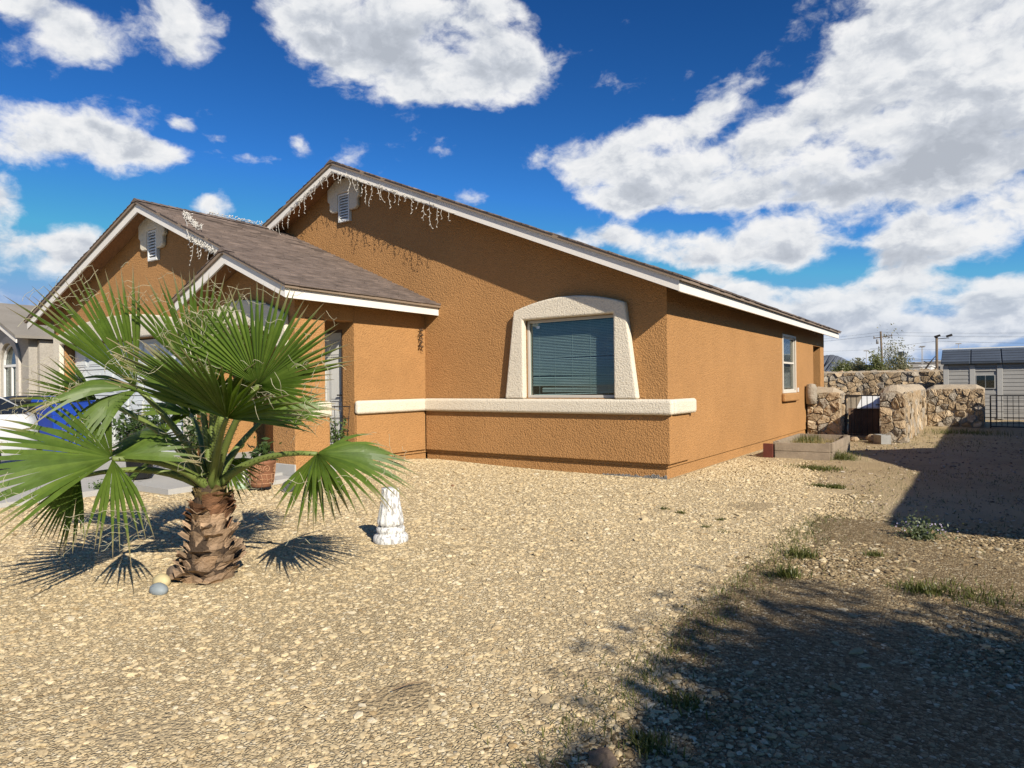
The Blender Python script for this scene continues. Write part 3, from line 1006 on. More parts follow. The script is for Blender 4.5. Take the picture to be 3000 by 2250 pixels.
gl = shingle_list(-4.13, XG, ZG, lambda x: (YP - 0.012 if x > XP else YG - 0.012, -0.004), seed=3)
gl.sort(key=lambda q: np.linalg.norm(np.array(q[0]) - CAM))
for q in gl[:290]:
    b = MB(); b.add(q, SHF)
    b.build('shingle', M_SHING, R_GR, fix=False)
if gl[290:]: shingle_mesh(gl[290:], R_GR)
shingle_mesh(shingle_list(0.39, XA, ZM, lambda x: (YO - 0.012, YB + 0.01), seed=4), R_MR)
shingle_mesh(shingle_list(XL, XA, ZML, lambda x: (YO - 0.012, YB + 0.01), tab=0.8, seed=5), R_ML)
shingle_mesh(shingle_list(XGL, XG, ZGL, lambda x: (YG - 0.012, -0.004), tab=0.5, seed=6), R_GL)
shingle_mesh(shingle_list(XPL, XP, ZPL, lambda x: (YP - 0.012, YGW - 0.004), seed=7), R_PL)
for (xr, zr, ya, yb, par) in ((XA, ZA, YO - 0.015, YB, R_MR), (XG, ZGA, YG - 0.015, -0.01, R_GR), (XP, ZP, YP - 0.015, YG - 0.02, R_PL)):
    b = MB()
    y = ya
    while y < yb:
        e = min(y + 0.16, yb)
        b.add([(xr - 0.13, y, zr - 0.05), (xr, y, zr + 0.016), (xr + 0.13, y, zr - 0.05), (xr - 0.13, e, zr - 0.058), (xr, e, zr + 0.006), (xr + 0.13, e, zr - 0.058)],
              [(0, 1, 4, 3), (1, 2, 5, 4), (0, 2, 1), (3, 4, 5)])
        y += 0.15
    b.build('ridge_cap', M_SHING, par)

# gable vents with their cream gablets
def gable_vent(xc, zt, yw):
    g_ = [(xc - 0.46, zt - 0.12), (xc - 0.46, zt - 0.36), (xc - 0.40, zt - 0.40), (xc - 0.40, zt - 0.55), (xc - 0.33, zt - 0.60), (xc - 0.165, zt - 0.60),
          (xc - 0.165, zt - 0.25), (xc + 0.165, zt - 0.25), (xc + 0.165, zt - 0.60), (xc + 0.33, zt - 0.60), (xc + 0.40, zt - 0.55), (xc + 0.40, zt - 0.40),
          (xc + 0.46, zt - 0.36), (xc + 0.46, zt - 0.12), (xc + 0.20, zt + 0.04), (xc - 0.20, zt + 0.04)]
    slab(g_, [], XZ(yw - 0.085), 0.0, 0.084, 'vent_surround', M_CREAM, HOUSE, bev=0.025)
    x0, x1, z0, z1 = xc - 0.155, xc + 0.155, zt - 0.80, zt - 0.26
    v = MB((xc, yw, z0)); v.box(x0 + 0.02, x1 - 0.02, yw - 0.01, yw - 0.002, z0 + 0.02, z1 - 0.02)
    vent = v.build('gable_vent', M_DARK, HOUSE)
    vent.location = (xc, yw, z0)
    fr = MB((xc, yw, z0))
    fr.box(x0, x0 + 0.03, yw - 0.065, yw - 0.002, z0, z1); fr.box(x1 - 0.03, x1, yw - 0.065, yw - 0.002, z0, z1)
    fr.box(x0 + 0.031, x1 - 0.031, yw - 0.065, yw - 0.002, z0, z0 + 0.035); fr.box(x0 + 0.031, x1 - 0.031, yw - 0.065, yw - 0.002, z1 - 0.035, z1)
    fr.build('frame', M_WHITE, vent)
    n = 9
    for i in range(n):
        z = z0 + 0.055 + (z1 - z0 - 0.11) * i / (n - 1)
        s = MB((xc, yw, z0))
        s.add([(x0 + 0.032, yw - 0.056, z - 0.026), (x1 - 0.032, yw - 0.056, z - 0.026), (x1 - 0.032, yw - 0.02, z + 0.018), (x0 + 0.032, yw - 0.02, z + 0.018),
               (x0 + 0.032, yw - 0.056, z - 0.010), (x1 - 0.032, yw - 0.056, z - 0.010), (x1 - 0.032, yw - 0.02, z + 0.030), (x0 + 0.032, yw - 0.02, z + 0.030)], SHF)
        s.build('slat', M_WHITE, vent)
gable_vent(-6.53, 5.36, 0.0)
gable_vent(-8.66, 4.47, YGW)

# front window ------------------------------------------------------
def blinds(parent, n, place, u0, u1, z0, z1, pitch_tilt=0.74, bad=()):
    for i in range(n):
        z = z1 - (z1 - z0) * (i + 0.5) / n
        a, c = u0, u1
        dzl = dzr = 0.0
        for (k, mode) in bad:
            if i == k:
                if mode == 'left': a = u0 + 0.17
                if mode == 'sag': dzl, dzr = -0.035, 0.01
                if mode == 'lift': dzl, dzr = 0.03, 0.0
                if mode == 'rise': dzl, dzr = 0.0, 0.02
        b_ = MB()
        w, th = 0.0130, 0.0012
        lo, hi = -w * pitch_tilt, w * pitch_tilt
        b_.add([place(a, -w, z + lo + dzl), place(c, -w, z + lo + dzr), place(c, w, z + hi + dzr), place(a, w, z + hi + dzl),
                place(a, -w, z + lo + dzl + th), place(c, -w, z + lo + dzr + th), place(c, w, z + hi + dzr + th), place(a, w, z + hi + dzl + th)], SHF)
        b_.build('slat', M_BLIND, parent, fix=False)

def window(parent, place, u0, u1, z0, z1, fw, m_frame, m_glass, nslat, cross=None, bad=(), depth=0.5, zb0=None):
    """frame, pane, blinds and the dark room behind; place(u, d, z) puts depth d behind the wall face"""
    def bx(mbx, a, c, d0, d1, e, g_):
        mbx.add([place(x, d, z) for z in (e, g_) for d in (d0, d1) for x in (a, c)],
                [(0, 2, 3, 1), (4, 5, 7, 6), (0, 1, 5, 4), (2, 6, 7, 3), (0, 4, 6, 2), (1, 3, 7, 5)])
    w_ = MB()
    bx(w_, u0 + 0.001, u0 + fw, 0.01, 0.07, z0 + 0.001, z1 - 0.001); bx(w_, u1 - fw, u1 - 0.001, 0.01, 0.07, z0 + 0.001, z1 - 0.001)
    bx(w_, u0 + fw + 0.0005, u1 - fw - 0.0005, 0.01, 0.07, z0 + 0.001, z0 + fw); bx(w_, u0 + fw + 0.0005, u1 - fw - 0.0005, 0.01, 0.07, z1 - fw, z1 - 0.001)
    win = w_.build('window', m_frame, parent, bev=0.004, seg=1)
    if cross:
        c_ = MB(); bx(c_, u0 + fw + 0.001, u1 - fw - 0.001, 0.012, 0.065, cross - 0.02, cross + 0.02); c_.build('meeting_rail', m_frame, win)
    p_ = MB(); bx(p_, u0 + fw, u1 - fw, 0.036, 0.040, z0 + fw, z1 - fw); p_.build('pane', m_glass, win)
    blinds(win, nslat, lambda a, d, z: place(a, 0.095 + d, z), u0 + fw + 0.01, u1 - fw - 0.01, z0 + fw + 0.02 if zb0 is None else zb0, z1 - fw - 0.01, bad=bad)
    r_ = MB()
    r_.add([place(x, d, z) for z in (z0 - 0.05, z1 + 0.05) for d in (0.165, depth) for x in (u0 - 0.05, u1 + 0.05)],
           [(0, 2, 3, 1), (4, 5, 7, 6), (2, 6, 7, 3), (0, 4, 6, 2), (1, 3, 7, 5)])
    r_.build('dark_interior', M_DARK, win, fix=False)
    return win
wf = window(HOUSE, lambda x, d, z: (x, d, z), *WIN, 0.045, M_BEIGE, M_GLASS, 46, bad=[(43, 'left'), (44, 'left'), (42, 'left'), (45, 'sag'), (41, 'lift'), (22, 'rise'), (34, 'lift')])
for xs in (-2.15, -1.86, -1.55, -1.24, -0.95):
    b = MB(); b.box(xs - 0.0015, xs + 0.0015, 0.080, 0.082, WIN[2] + 0.06, WIN[3] - 0.05); b.build('blind_cord', M_BLIND, wf)
b = MB(); b.box(-2.17, -2.11, 0.0335, 0.0352, 2.235, 2.275); b.build('sticker', mat('pale_sticker', (0.55, 0.66, 0.75), 0.6), wf)
window(HOUSE, lambda y, d, z: (-d, y, z), *SW, 0.05, M_TRIM, M_GLASS2, 40, cross=1.79)
fr = MB()
fr.box(0.002, 0.022, SW[0] - 0.03, SW[0] + 0.02, SW[2] - 0.03, SW[3] + 0.03); fr.box(0.002, 0.022, SW[1] - 0.02, SW[1] + 0.03, SW[2] - 0.03, SW[3] + 0.03)
fr.box(0.002, 0.022, SW[0] + 0.021, SW[1] - 0.021, SW[2] - 0.03, SW[2] + 0.02); fr.box(0.002, 0.022, SW[0] + 0.021, SW[1] - 0.021, SW[3] - 0.02, SW[3] + 0.03)
fr.build('window_trim', M_TRIM, HOUSE)
b = MB(); b.box(0.002, 0.085, SW[0] - 0.12, SW[1] + 0.05, 0.925, 1.108)
b.build('window_sill', M_ORANGE, HOUSE, bev=0.03, seg=3)
b = MB(); b.box(0.001, 0.03, 8.0, 8.05, 1.12, 1.22)
b.build('outlet_cover', M_WHITE, HOUSE)

# front door ---------------------------------------------------------
yd = YDW + 0.10
b = MB(); b.box(DOOR[0] + 0.04, DOOR[1] - 0.04, yd, yd + 0.04, DOOR[2] + 0.02, DOOR[3] - 0.04)
door = b.build('front_door', M_DOOR, HOUSE)
xm = (DOOR[0] + DOOR[1]) / 2
for (xa, xb) in ((DOOR[0] + 0.14, xm - 0.05), (xm + 0.05, DOOR[1] - 0.14)):
    for (za, zb) in ((0.45, 0.95), (1.12, 1.72), (1.84, 2.10)):
        b = MB()
        b.box(xa, xb, yd - 0.012, yd - 0.001, za, zb); b.box(xa + 0.035, xb - 0.035, yd - 0.02, yd - 0.0121, za + 0.035, zb - 0.035)
        b.build('door_panel', M_DOOR, door, bev=0.006, seg=1)
b = MB(); b.tube([(DOOR[1] - 0.10, yd - 0.001, 1.22), (DOOR[1] - 0.10, yd - 0.05, 1.22), (DOOR[1] - 0.19, yd - 0.055, 1.22)], 0.011, 6)
b.build('door_handle', M_IRON, door)
b = MB()
b.box(DOOR[0], DOOR[0] + 0.038, YDW + 0.01, YDW + 0.15, DOOR[2], DOOR[3]); b.box(DOOR[1] - 0.038, DOOR[1], YDW + 0.01, YDW + 0.15, DOOR[2], DOOR[3])
b.box(DOOR[0] + 0.039, DOOR[1] - 0.039, YDW + 0.01, YDW + 0.15, DOOR[3] - 0.038, DOOR[3])
b.build('door_frame', mat('dark_brown_frame', (0.10, 0.06, 0.035), 0.6, 0.1), HOUSE)

# garage door: raised panels
yg = YGW + 0.19
b = MB(); b.box(GD[0] + 0.02, GD[1] - 0.02, yg, yg + 0.04, 0.13, GD[3] - 0.02)
gdo = b.build('garage_door', M_GDOOR, HOUSE)
nr, nc = 4, 8
for r in range(nr):
    z0 = 0.16 + r * 0.535
    for c in range(nc):
        w = (GD[1] - GD[0] - 0.1) / nc
        x0 = GD[0] + 0.05 + c * w
        b = MB()
        b.box(x0 + 0.05, x0 + w - 0.05, yg - 0.010, yg - 0.001, z0 + 0.07, z0 + 0.46)
        b.box(x0 + 0.085, x0 + w - 0.085, yg - 0.018, yg - 0.0101, z0 + 0.105, z0 + 0.425)
        b.build('door_panel', M_GDOOR, gdo, bev=0.005, seg=1)
    if r:
        b = MB(); b.box(GD[0] + 0.03, GD[1] - 0.03, yg - 0.003, yg - 0.001, z0 - 0.008, z0 + 0.004)
        b.build('door_seam', M_DARK, gdo)

# ================================================================== PALM
RGT = np.array([RM[0, 0], RM[1, 0], 0.0]); RGT /= np.linalg.norm(RGT)
FWD = np.array([RM[0, 2], RM[1, 2], 0.0]); FWD /= np.linalg.norm(FWD)
UPV = np.array([0, 0, 1.0])
def cf(a, b, c):       # direction from photo-wise right, away, up components
    v = RGT * a + FWD * b + UPV * c
    return v / np.linalg.norm(v)

PB = np.array([-0.95, -6.17, 0.0])
PALM = thing('palm_tree', 'young fan palm with spiky green fronds and shaggy brown trunk in the gravel', 'palm tree', tuple(PB))
NECK = PB + RGT * 0.05 + UPV * 0.655
M_PLEAF = leaf_mat('palm_leaf', (0.088, 0.15, 0.02), (0.15, 0.22, 0.034), tip=(0.42, 0.33, 0.19), trans=0.33)
M_PETI = mat('palm_petiole', (0.15, 0.19, 0.045), 0.5, 0.2, 12, fine=0.1)
M_SPINE = mat('palm_spine', (0.25, 0.15, 0.06), 0.6)
M_FIBRE = mat('palm_fibre', (0.50, 0.46, 0.30), 0.8, 0.2, 20)

def frond(hx, hy, depth, axis, normal, L, spread, nseg=34, droop=0.16, cup=0.12, seed=0, fib=26, base=None, tlen=None):
    rg = random.Random(seed)
    hub = at(hx, hy, depth)
    a = np.array(axis, float); a /= np.linalg.norm(a)
    n = np.array(normal, float); n -= a * (n @ a); n /= np.linalg.norm(n)
    s = np.cross(n, a)
    root = NECK - UPV * 0.03 if base is None else base
    # petiole
    d0 = cf(*(0.0, 0.0, 1.0)) * 0.6 + (hub - root) / (np.linalg.norm(hub - root) + 1e-9)
    ctrl = root + d0 / np.linalg.norm(d0) * np.linalg.norm(hub - root) * 0.5
    pts = [(1 - t) ** 2 * root + 2 * t * (1 - t) * ctrl + t * t * hub for t in np.linspace(0, 1, 9)]
    pm = MB(PB)
    pm.tube(pts, [0.042 - 0.028 * t ** 0.6 for t in np.linspace(0, 1, 9)], 7)
    for i in range(1, 8):
        tdir = pts[i + 1] - pts[i - 1]; tdir /= np.linalg.norm(tdir)
        sd = np.cross(tdir, UPV); sd /= np.linalg.norm(sd) + 1e-9
        for k in range(3):
            p = pts[i] * (1 - k / 3) + pts[i + 1] * (k / 3)
            for sg in (-1, 1):
                r = 0.042 - 0.028 * ((i + k / 3) / 8) ** 0.6
                q = p + sd * sg * r * 0.9
                e = q + sd * sg * 0.017 + tdir * 0.012
                pm.add([q - tdir * 0.006, q + tdir * 0.006, q + UPV * 0.004, e], [(0, 1, 3), (1, 2, 3), (2, 0, 3)])
    fr_ = pm.build('frond', M_PETI, PALM)
    # blade
    V, F, T = [], [], []
    nseg = max(9, int(nseg * 0.95))
    JN = 0.52
    ts = [0.02, 0.16, 0.34, 0.45, 0.52, 0.66, 0.82, 0.92, 1.0]
    dth = rad(spread) / nseg
    tips = []
    for i in range(nseg):
        th = -rad(spread) / 2 + dth * (i + 0.5) + rg.uniform(-0.012, 0.012)
        c_, s_ = math.cos(th), math.sin(th)
        d = a * c_ + s * s_ + n * cup * (abs(s_) ** 1.5) + n * rg.uniform(-0.03, 0.03)
        d /= np.linalg.norm(d)
        w_dir = -a * s_ + s * c_
        ll = L * (0.80 + 0.20 * max(c_, -0.2)) * rg.uniform(0.92, 1.05)
        dr_ = droop * rg.uniform(0.6, 1.6) * (1.0 if rg.random() > 0.12 else 2.6)
        tw = rg.uniform(-0.05, 0.05)
        b0 = len(V)
        wmax = math.tan(dth / 2) * ll * JN
        for j, t in enumerate(ts):
            if t <= JN: w = math.tan(dth / 2) * ll * t * 1.02
            else: w = wmax * max(0.0, 1 - ((t - JN) / (1 - JN)) ** 1.3) * 1.0
            p = hub + d * ll * t - UPV * dr_ * ll * max(0, t - 0.3) ** 2.2 * 1.6 + w_dir * tw * ll * max(0, t - 0.5)
            pl = 1.15 * w + (0.006 if t < 0.5 else 0.003)
            V += [p - w_dir * w, p + n * pl, p + w_dir * w]
            T += [t, t, t]
        tips.append((V[b0 + 3 * 5 + 1], V[b0 + 3 * 8 + 1], w_dir))
        for j in range(len(ts) - 1):
            k0, k1 = b0 + 3 * j, b0 + 3 * (j + 1)
            F += [(k0, k0 + 1, k1 + 1, k1), (k0 + 1, k0 + 2, k1 + 2, k1 + 1)]
    me = bpy.data.meshes.new('blade')
    me.from_pydata([tuple(p - PB) for p in V], [], F)
    at_ = me.attributes.new('t', 'FLOAT', 'POINT')
    at_.data.foreach_set('value', np.array(T, np.float32))
    me.materials.append(M_PLEAF)
    link(bpy.data.objects.new('blade', me), fr_)
    # threads that fray off the segment edges
    fm = MB(PB)
    for k in range(fib):
        p0, p1, wd = tips[rg.randrange(nseg)]
        u_ = rg.random()
        p = p0 * (1 - u_) + p1 * u_
        v = np.array([rg.gauss(0, 1) for _ in range(3)]) * 0.5 + wd * rg.choice((-1, 1)) + UPV * 0.15
        ph, am = rg.uniform(0, 6), rg.uniform(0.012, 0.03)
        ln = rg.uniform(0.06, 0.16)
        v /= np.linalg.norm(v)
        e = np.cross(v, UPV); e /= np.linalg.norm(e) + 1e-9
        pp = [p + v * ln * q + (e * math.sin(ph + q * 7) + UPV * math.cos(ph + q * 6)) * am * q for q in np.linspace(0, 1, 7)]
        fm.tube(pp, 0.0013, 3, caps=False)
    fm.build('fibre', M_FIBRE, fr_, fix=False)
    return fr_

TOW = -1.0    # towards the viewer is negative "away"
FR = [
    # hub px, depth, axis(right, away, up), normal, length, spread, segments, droop, cup
    (755, 1129, 4.22, cf(0.12, 0.0, 1.0), cf(0.22, -1.0, 0.15), 0.70, 145, 34, 0.03, 0.12),
    (757, 1131, 4.20, cf(1.0, -0.1, 0.10), cf(0.10, -0.9, 0.45), 0.48, 80, 14, 0.05, 0.06),
    (664, 1226, 4.12, cf(-0.12, -0.72, 0.50), cf(0.30, 0.45, 0.85), 0.80, 185, 40, 0.04, 0.12),
    (650, 1222, 4.35, cf(-0.75, -0.25, 0.62), cf(0.55, -0.45, 0.70), 0.74, 56, 13, 0.03, 0.05),
    (640, 1190, 4.55, cf(0.55, -0.35, 0.35), cf(-0.15, 0.2, 0.95), 0.66, 120, 22, 0.08, 0.08),
    (580, 1105, 4.70, cf(-0.20, 0.05, 1.0), cf(0.45, -0.85, 0.2), 0.78, 72, 20, 0.02, 0.10),
    (400, 1135, 4.50, cf(-0.50, -0.05, 0.90), cf(0.60, -0.75, 0.30), 0.92, 60, 18, 0.03, 0.12),
    (404, 1138, 4.48, cf(-0.95, -0.20, 0.05), cf(-0.05, -0.35, 0.92), 0.62, 70, 13, 0.30, 0.06),
    (404, 1140, 4.46, cf(-0.55, -0.45, -0.45), cf(-0.2, -0.65, 0.65), 0.50, 60, 9, 0.45, 0.05),
    (329, 1343, 4.10, cf(-1.0, -0.18, 0.10), cf(0.0, -0.55, 0.85), 0.86, 140, 32, 0.07, 0.10),
    (331, 1346, 4.10, cf(0.26, -0.28, -0.86), cf(0.05, -0.85, 0.45), 0.46, 60, 10, 0.30, 0.06),
    (331, 1342, 4.14, cf(0.75, 0.55, 0.15), cf(0.0, -0.5, 0.85), 0.52, 70, 12, 0.10, 0.06),
    (929, 1329, 4.42, cf(0.95, -0.12, -0.22), cf(0.05, -0.30, 0.95), 0.66, 150, 32, 0.22, 0.08),
    (927, 1330, 4.42, cf(0.05, -0.45, -0.75), cf(0.2, -0.75, 0.55), 0.46, 85, 13, 0.10, 0.05),
    (285, 1172, 5.00, cf(-0.93, 0.05, 0.34), cf(0.25, -0.75, 0.50), 0.58, 66, 18, 0.03, 0.08),
    (235, 1396, 4.45, cf(-0.38, -0.20, -0.90), cf(-0.15, -0.75, 0.40), 0.46, 95, 20, 0.05, 0.06),
    (655, 1345, 4.95, cf(0.45, 0.25, -0.72), cf(0.1, -0.6, 0.6), 0.34, 110, 16, 0.06, 0.08),
    (480, 1275, 5.10, cf(-0.75, 0.55, 0.05), cf(-0.1, -0.50, 0.85), 0.56, 150, 28, 0.12, 0.08),
    (622, 1150, 4.70, cf(0.05, 0.05, 1.0), cf(0.2, -1.0, 0.1), 0.62, 55, 16, 0.01, 0.05),
    (790, 1215, 5.10, cf(0.80, 0.50, 0.22), cf(-0.1, -0.45, 0.88), 0.52, 150, 26, 0.10, 0.08),
    (560, 1215, 5.20, cf(-0.1, 0.9, 0.45), cf(0, -0.4, 0.9), 0.58, 180, 30, 0.08, 0.08),
    (455, 1345, 5.05, cf(-0.60, 0.35, -0.35), cf(-0.2, -0.45, 0.8), 0.46, 130, 20, 0.12, 0.06),
]
for i, q in enumerate(FR):
    frond(*q[:7], nseg=q[7], droop=q[8], cup=q[9], seed=i * 13 + 5, fib=60 if i == 18 else 30)

# trunk with old leaf bases
tk = MB(PB)
tk.lathe([(0.16, -0.03), (0.16, 0.06), (0.135, 0.2), (0.115, 0.36), (0.098, 0.5), (0.082, 0.62), (0.07, 0.70), (0.035, 0.76)], 18, tuple(PB + RGT * 0.02))
tk.build('trunk', mat('palm_trunk', (0.07, 0.045, 0.027), 0.9, 0.3, 14, 0.8, 60, 4, 0.02), PALM)
M_BOOT_LO = mat('dry_leaf_base_tan', (0.36, 0.24, 0.145), 0.85, 0.35, 16, 0.6, 70, 5, 0.012, objrand=0.42)
M_BOOT_HI = mat('dry_leaf_base_brown', (0.20, 0.10, 0.05), 0.8, 0.35, 16, 0.6, 70, 5, 0.01, objrand=0.42)
M_BOOT_TOP = mat('green_leaf_base', (0.17, 0.12, 0.045), 0.7, 0.3, 16, 0.5, 60, 4, 0.01, objrand=0.25)
def boot(ang, z, r, w, h, flare, m, seed, lean):
    rg = random.Random(seed)
    c0 = PB + RGT * (0.02 + 0.045 * z)
    us = [-1, -0.5, 0, 0.5, 1]; vs_ = [0, 0.35, 0.7, 1.0]
    P = []
    notch = rg.uniform(-0.25, 0.45)
    for v in vs_:
        for u_ in us:
            wid = w * (1.0 - 0.35 * v) * 0.5
            aa = ang + u_ * wid / r + lean * v
            rr = r + 0.012 + flare * v ** 1.6 - 0.022 * abs(u_) ** 1.5 * (1 - 0.6 * v) + rg.uniform(-0.006, 0.006)
            zz = z + h * v - (notch * h * (1 - abs(u_)) if v == 1.0 else 0) + rg.uniform(-0.008, 0.008)
            P.append((c0[0] + rr * math.cos(aa), c0[1] + rr * math.sin(aa), zz))
    Q = []
    for k, p in enumerate(P):
        v = vs_[k // 5]
        dxy = np.array([p[0] - c0[0], p[1] - c0[1]]); dxy /= np.linalg.norm(dxy)
        Q.append((p[0] - dxy[0] * 0.012, p[1] - dxy[1] * 0.012, p[2] - 0.004))
    f = []
    for j in range(3):
        for i in range(4):
            a_ = j * 5 + i
            f.append((a_, a_ + 1, a_ + 6, a_ + 5)); f.append((20 + a_, 20 + a_ + 5, 20 + a_ + 6, 20 + a_ + 1))
    rim = [0, 1, 2, 3, 4, 9, 14, 19, 18, 17, 16, 15, 10, 5]
    for i in range(len(rim)):
        a_, b_ = rim[i], rim[(i + 1) % len(rim)]
        f.append((a_, 20 + a_, 20 + b_, b_))
    mb = MB(PB); mb.add(P + Q, f)
    mb.build('leaf_base', m, PALM)
rr_ = lambda z: np.interp(z, [0, 0.08, 0.2, 0.36, 0.5, 0.62, 0.72], [0.158, 0.152, 0.122, 0.100, 0.085, 0.072, 0.062])
zz_, k_ = -0.015, 0
while zz_ < 0.62:
    nb = 8 if zz_ < 0.45 else 7
    for i in range(nb):
        a_ = 2 * math.pi * (i + 0.5 * (k_ % 2)) / nb + random.uniform(-0.28, 0.28)
        lo_ = zz_ < 0.36 + random.uniform(-0.10, 0.10)
        r0 = float(rr_(max(zz_, 0)))
        boot(a_, zz_ + random.uniform(-0.03, 0.03), r0, 2 * math.pi * r0 / nb * random.uniform(1.1, 1.7),
             random.uniform(0.06, 0.13), random.uniform(0.02, 0.10) if lo_ else random.uniform(0.03, 0.085),
             M_BOOT_LO if lo_ else (M_BOOT_HI if zz_ < 0.53 else M_BOOT_TOP), k_ * 40 + i, random.uniform(-0.5, 0.5))
    zz_ += 0.056; k_ += 1

# ================================================================== ICICLE LIGHT STRINGS ON THE GABLES
M_WIRE = mat('white_wire', (0.62, 0.58, 0.51), 0.5, 0.1, 30)
def strand(mb, p, length, rg, r=0.0035, out=(0, -1, 0)):
    pts = [np.array(p, float)]
    n = max(2, int(length / 0.06))
    for i in range(n):
        q = pts[-1] + np.array([rg.uniform(-0.035, 0.035), rg.uniform(-0.012, 0.012), -length / n])
        pts.append(q)
    mb.tube(pts, r, 4)
    for i in range(1, len(pts)):
        if rg.random() < 0.85:
            d = np.array([rg.choice((-1, 1)) * rg.uniform(0.4, 1), rg.uniform(-0.4, 0.2), -rg.uniform(0.1, 0.9)]); d /= np.linalg.norm(d)
            e = pts[i] + d * 0.042
            mb.tube([pts[i], pts[i] + d * 0.018, pts[i] + d * 0.022, e], [r, r * 1.2, r * 2.2, r * 1.5], 5)

def light_string(name, label, line, drops, seed, piled=(), group='white icicle light strings'):
    rg = random.Random(seed)
    o0 = np.array(line[0])
    t = thing(name, label, 'string lights', tuple(o0), group=group)
    w_ = MB(o0)
    pts = []
    for i in range(len(line) - 1):
        a, c = np.array(line[i]), np.array(line[i + 1])
        k = max(2, int(np.linalg.norm(c - a) / 0.12))
        for j in range(k):
            pts.append(a + (c - a) * j / k + np.array([0, rg.uniform(-0.004, 0.0), rg.uniform(-0.02, 0.012)]))
    pts.append(np.array(line[-1]))
    w_.tube(pts, 0.005, 5)
    w_.build('wire', M_WIRE, t)
    for (p, ln) in drops:
        s_ = MB(o0); strand(s_, p, ln, rg)
        s_.build('strand', M_WIRE, t)
    for (p, q, cnt, sp) in piled:       # bunched wire with bulbs pointing every way
        s_ = MB(o0)
        p, q = np.array(p), np.array(q)
        for i in range(cnt):
            c = p + (q - p) * rg.random() + np.array([rg.gauss(0, sp), rg.gauss(0, sp * 0.5), abs(rg.gauss(0, sp))])
            d = np.array([rg.gauss(0, 1), rg.gauss(0, 0.6), rg.gauss(0, 0.8)]); d /= np.linalg.norm(d)
            s_.tube([c - d * 0.05, c, c + d * 0.012, c + d * 0.035], [0.004, 0.004, 0.009, 0.006], 5)
        s_.build('bunched_bulbs', M_WIRE, t)
    return t
rg = random.Random(5)
yl = YO + 0.026
ZFm = lambda x: ZM(x) - 0.20
ZFl = lambda x: ZML(x) - 0.20
dr_ = []
x = XA - 2.35
while x < XA - 0.05:
    dr_.append(((x, yl, ZFl(x)), rg.choice((0.08, 0.12, 0.18, 0.26, 0.32)))); x += rg.uniform(0.08, 0.17)
x = XA + 0.03
while x < XA + 2.9:
    dr_.append(((x, yl, ZFm(x)), rg.choice((0.10, 0.16, 0.24, 0.30, 0.38)))); x += rg.uniform(0.09, 0.18)
light_string('light_string', 'white icicle lights hanging along the main gable peak around its vent',
             [(XA - 2.4, yl, ZFl(XA - 2.4)), (XA, yl, ZA - 0.20), (XA + 3.0, yl, ZFm(XA + 3.0))], dr_, 21,
             piled=[((XA - 1.2, yl - 0.005, ZFl(XA - 1.2) + 0.01), (XA - 0.1, yl - 0.005, ZFl(XA - 0.1) + 0.01), 40, 0.012),
                    ((XA + 0.1, yl - 0.005, ZFm(XA + 0.1)), (XA + 2.6, yl - 0.005, ZFm(XA + 2.6)), 70, 0.012)])
ygl = YG + 0.026
ZFg = lambda x: ZG(x) - 0.19
dr_ = []
x = XG + 1.72
while x < XP - 0.15:
    dr_.append(((x, ygl, ZFg(x))  , rg.choice((0.08, 0.12, 0.2, 0.34)))); x += rg.uniform(0.07, 0.13)
light_string('light_string', 'tangled white icicle lights lying on the garage roof edge and drooping from it',
             [(XG + 0.75, -2.55, ZG(XG + 0.75) + 0.012), (XG + 1.6, YG + 0.05, ZG(XG + 1.6) + 0.012), (XG + 1.7, ygl - 0.035, ZG(XG + 1.7) - 0.05), (XG + 1.72, ygl, ZFg(XG + 1.72)), (XP - 0.1, ygl, ZFg(XP - 0.1))], dr_, 22,
             piled=[((XG + 0.75, -2.55, ZG(XG + 0.75) + 0.02), (XG + 1.85, YG + 0.12, ZG(XG + 1.85) + 0.02), 150, 0.028),
                    ((XG + 1.72, ygl - 0.01, ZFg(XG + 1.72)), (XP - 0.12, ygl - 0.01, ZFg(XP - 0.12)), 150, 0.026)])
light_string('light_string', 'white bulbs strung along the garage ridge to the main gable',
             [(XG + 0.02, -1.75, ZGA + 0.025), (XG + 0.02, -0.5, ZGA + 0.025)], [], 23,
             piled=[((XG + 0.02, -1.75, ZGA + 0.03), (XG + 0.02, -0.5, ZGA + 0.03), 46, 0.02)])

# ================================================================== PORCH AND YARD THINGS
# wind chime under the porch beam
p0 = np.array([-4.62, -1.35, 2.37])
t = thing('wind_chime', 'small orange wind chime hanging under the porch beam', 'wind chime', tuple(p0))
M_CHIME = mat('orange_wood', (0.45, 0.22, 0.06), 0.6, 0.2, 20)
b = MB(p0); b.lathe([(0.005, 0.0), (0.004, -0.08), (0.05, -0.085), (0.05, -0.10), (0.01, -0.105)], 10, tuple(p0)); b.build('disc', M_CHIME, t)
for i, (dx, ln) in enumerate(((-0.04, 0.22), (0.0, 0.34), (0.035, 0.27), (0.01, 0.18))):
    b = MB(p0); dy = 0.03 * math.sin(i * 2.1)
    b.tube([p0 + [dx, dy, -0.10], p0 + [dx, dy, -0.14]], 0.0015, 4); b.tube([p0 + [dx, dy, -0.14], p0 + [dx, dy, -0.14 - ln]], 0.008, 6)
    b.build('chime_tube', M_CHIME, t)
b = MB(p0); b.ellipsoid(tuple(p0 + [0, 0, -0.56]), (0.022, 0.012, 0.05), 8, 6); b.tube([p0 + [0, 0, -0.1], p0 + [0, 0, -0.52]], 0.0015, 4)
b.build('wind_sail', M_CHIME, t)
